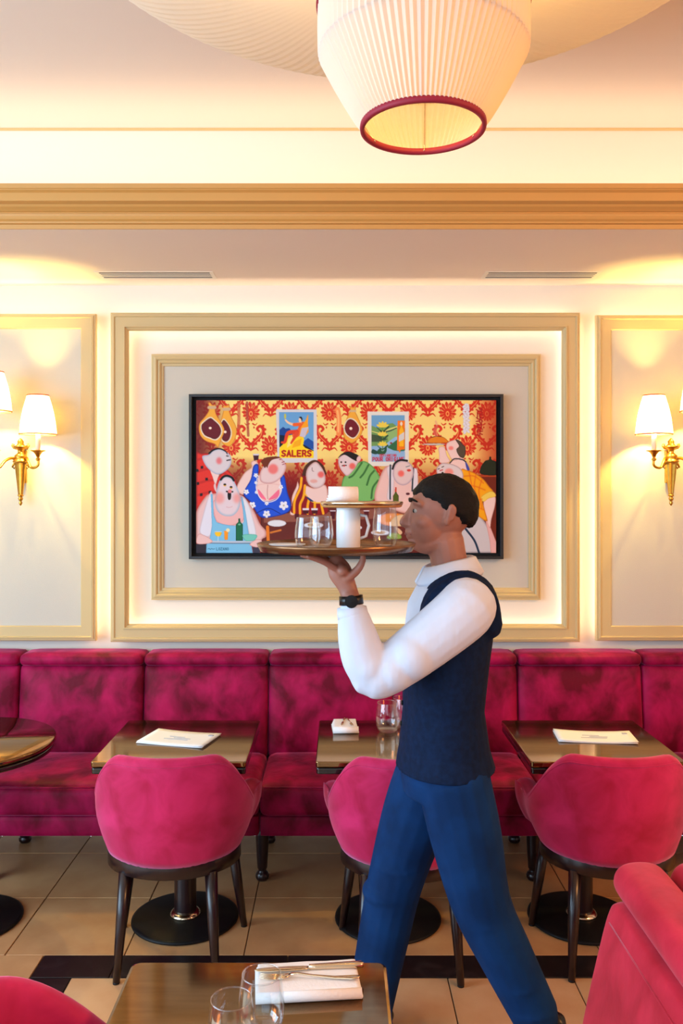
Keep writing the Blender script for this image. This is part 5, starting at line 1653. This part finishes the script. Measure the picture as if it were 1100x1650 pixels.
# --- trousers
geo = [torso([(0.80, 0.315, 0.118, 0.150), (0.86, 0.315, 0.128, 0.172), (0.93, 0.315, 0.116, 0.156), (0.955, 0.315, 0.112, 0.150)])]
geo.append(limb([(0.300, 2.635, 0.87), (0.242, 2.642, 0.70), (0.180, 2.650, 0.49), (0.140, 2.650, 0.30), (0.100, 2.650, 0.095)], [0.108, 0.105, 0.088, 0.080, 0.072]))
geo.append(limb([(0.335, 2.470, 0.87), (0.372, 2.462, 0.70), (0.415, 2.455, 0.51), (0.485, 2.455, 0.36), (0.572, 2.455, 0.185)], [0.108, 0.105, 0.088, 0.080, 0.070]))
geo.append(g_ellipsoid((0.376, 2.47, 0.85), (0.072, 0.085, 0.095), 18, 12))
geo.append(g_ellipsoid((0.368, 2.62, 0.85), (0.072, 0.085, 0.095), 18, 12))
for (x, y, z, r) in ((0.160, 2.650, 0.455, 0.087), (0.195, 2.648, 0.545, 0.094), (0.118, 2.650, 0.20, 0.079), (0.425, 2.455, 0.475, 0.087), (0.520, 2.455, 0.29, 0.078), (0.556, 2.455, 0.215, 0.076)):
    geo.append(g_ellipsoid((x, y, z), (r, r * 1.02, r * 0.5), 18, 10))
under(fuse('trousers', geo, 0.0065, 'trousers', None, 4), waiter)

# --- shoes
geo = [limb([(0.135, 2.652, 0.062), (0.090, 2.652, 0.060), (0.000, 2.650, 0.050), (-0.085, 2.646, 0.042), (-0.120, 2.645, 0.036)], [0.040, 0.046, 0.046, 0.040, 0.030], flat=(1.0, 0.85)),
       g_box(0.062, 0.165, 2.620, 2.684, 0.002, 0.05, 0.01), g_box(-0.135, 0.06, 2.612, 2.682, 0.002, 0.022, 0.009)]
under(fuse('shoe', geo, 0.005, 'shoe', None, 3), waiter)
geo = [limb([(0.628, 2.455, 0.158), (0.592, 2.455, 0.128), (0.535, 2.453, 0.085), (0.480, 2.450, 0.046), (0.425, 2.448, 0.034)], [0.036, 0.045, 0.044, 0.038, 0.029], flat=(1.0, 0.9)),
       limb([(0.645, 2.455, 0.118), (0.600, 2.455, 0.084)], [0.030, 0.032], flat=(1, 0.7)),
       g_box(0.405, 0.500, 2.415, 2.484, 0.002, 0.024, 0.009)]
under(fuse('shoe', geo, 0.005, 'shoe', None, 3), waiter)

# ================================================================== what he carries
TX, TY = -0.006, 2.385
tr = empty('serving_tray', (TX, TY, TRAY_Z))
tag(tr, 'large round bronze tray balanced on the raised hand of the waiter', 'tray')
lathe('tray_floor', [(0.001, 0.0), (0.205, 0.0), (0.213, 0.004), (0.214, 0.006), (0.001, 0.006)], 'tray', tr, 72)
lathe('rim', [(0.207, 0.003), (0.214, 0.001), (0.222, 0.016), (0.224, 0.022), (0.221, 0.023), (0.211, 0.008)], 'tray', tr, 72, closed=True)
tz = TRAY_Z + 0.0062
def carafe(x, y, label):
    root = empty('white_jug', (x, y, tz), 0)
    tag(root, label, 'jug')
    lathe('jug_body', [(0.001, 0.0), (0.031, 0.0), (0.034, 0.006), (0.034, 0.09), (0.033, 0.108), (0.034, 0.116), (0.030, 0.116), (0.029, 0.10), (0.029, 0.012), (0.001, 0.010)], 'china', root, 36)
    tube('handle', [(0.032, 0, 0.095), (0.050, 0, 0.092), (0.058, 0, 0.065), (0.050, 0, 0.035), (0.032, 0, 0.028)], 0.0045, 'china', root, 8)
    return root
carafe(0.028, 2.385, 'straight white china jug on the tray, under the wooden board')
bd = empty('wooden_board', (0.066, 2.385, tz + 0.1165))
tag(bd, 'round honey wood board resting on the white jug above the tray', 'board')
lathe('board_top', [(0.001, 0.0), (0.108, 0.0), (0.113, 0.003), (0.114, 0.007), (0.112, 0.011), (0.001, 0.012)], 'oak', bd, 56)
lathe('board_rim', [(0.106, 0.010), (0.114, 0.006), (0.117, 0.013), (0.115, 0.017), (0.109, 0.014)], 'steel', bd, 56, closed=True)
tumbler(0.132, 2.385, tz, 0.1158, 0.036, 'tall clear glass on the tray under the right of the wooden board', 'glasses on the tray')
root, _z = folded_napkin(0.010, 2.385, tz + 0.1165 + 0.0122, 0.085, 0.075, 0.1, 'thick white folded cloth on top of the wooden board', 6, 0.0072)
tumbler(-0.085, 2.340, tz, 0.088, 0.036, 'clear glass at the near left of the tray', 'glasses on the tray')
tumbler(-0.050, 2.450, tz, 0.088, 0.036, 'clear glass at the far side of the tray beside the jug', 'glasses on the tray')
pl = empty('white_plate', (-0.145, 2.395, tz))
tag(pl, 'small white plate at the left rim of the tray', 'plate')
lathe('plate_well', [(0.001, 0.0), (0.030, 0.0), (0.034, 0.004), (0.001, 0.005)], 'china', pl, 40)
lathe('plate_rim', [(0.030, 0.002), (0.034, 0.003), (0.052, 0.011), (0.052, 0.013), (0.033, 0.006)], 'china', pl, 40, closed=True)
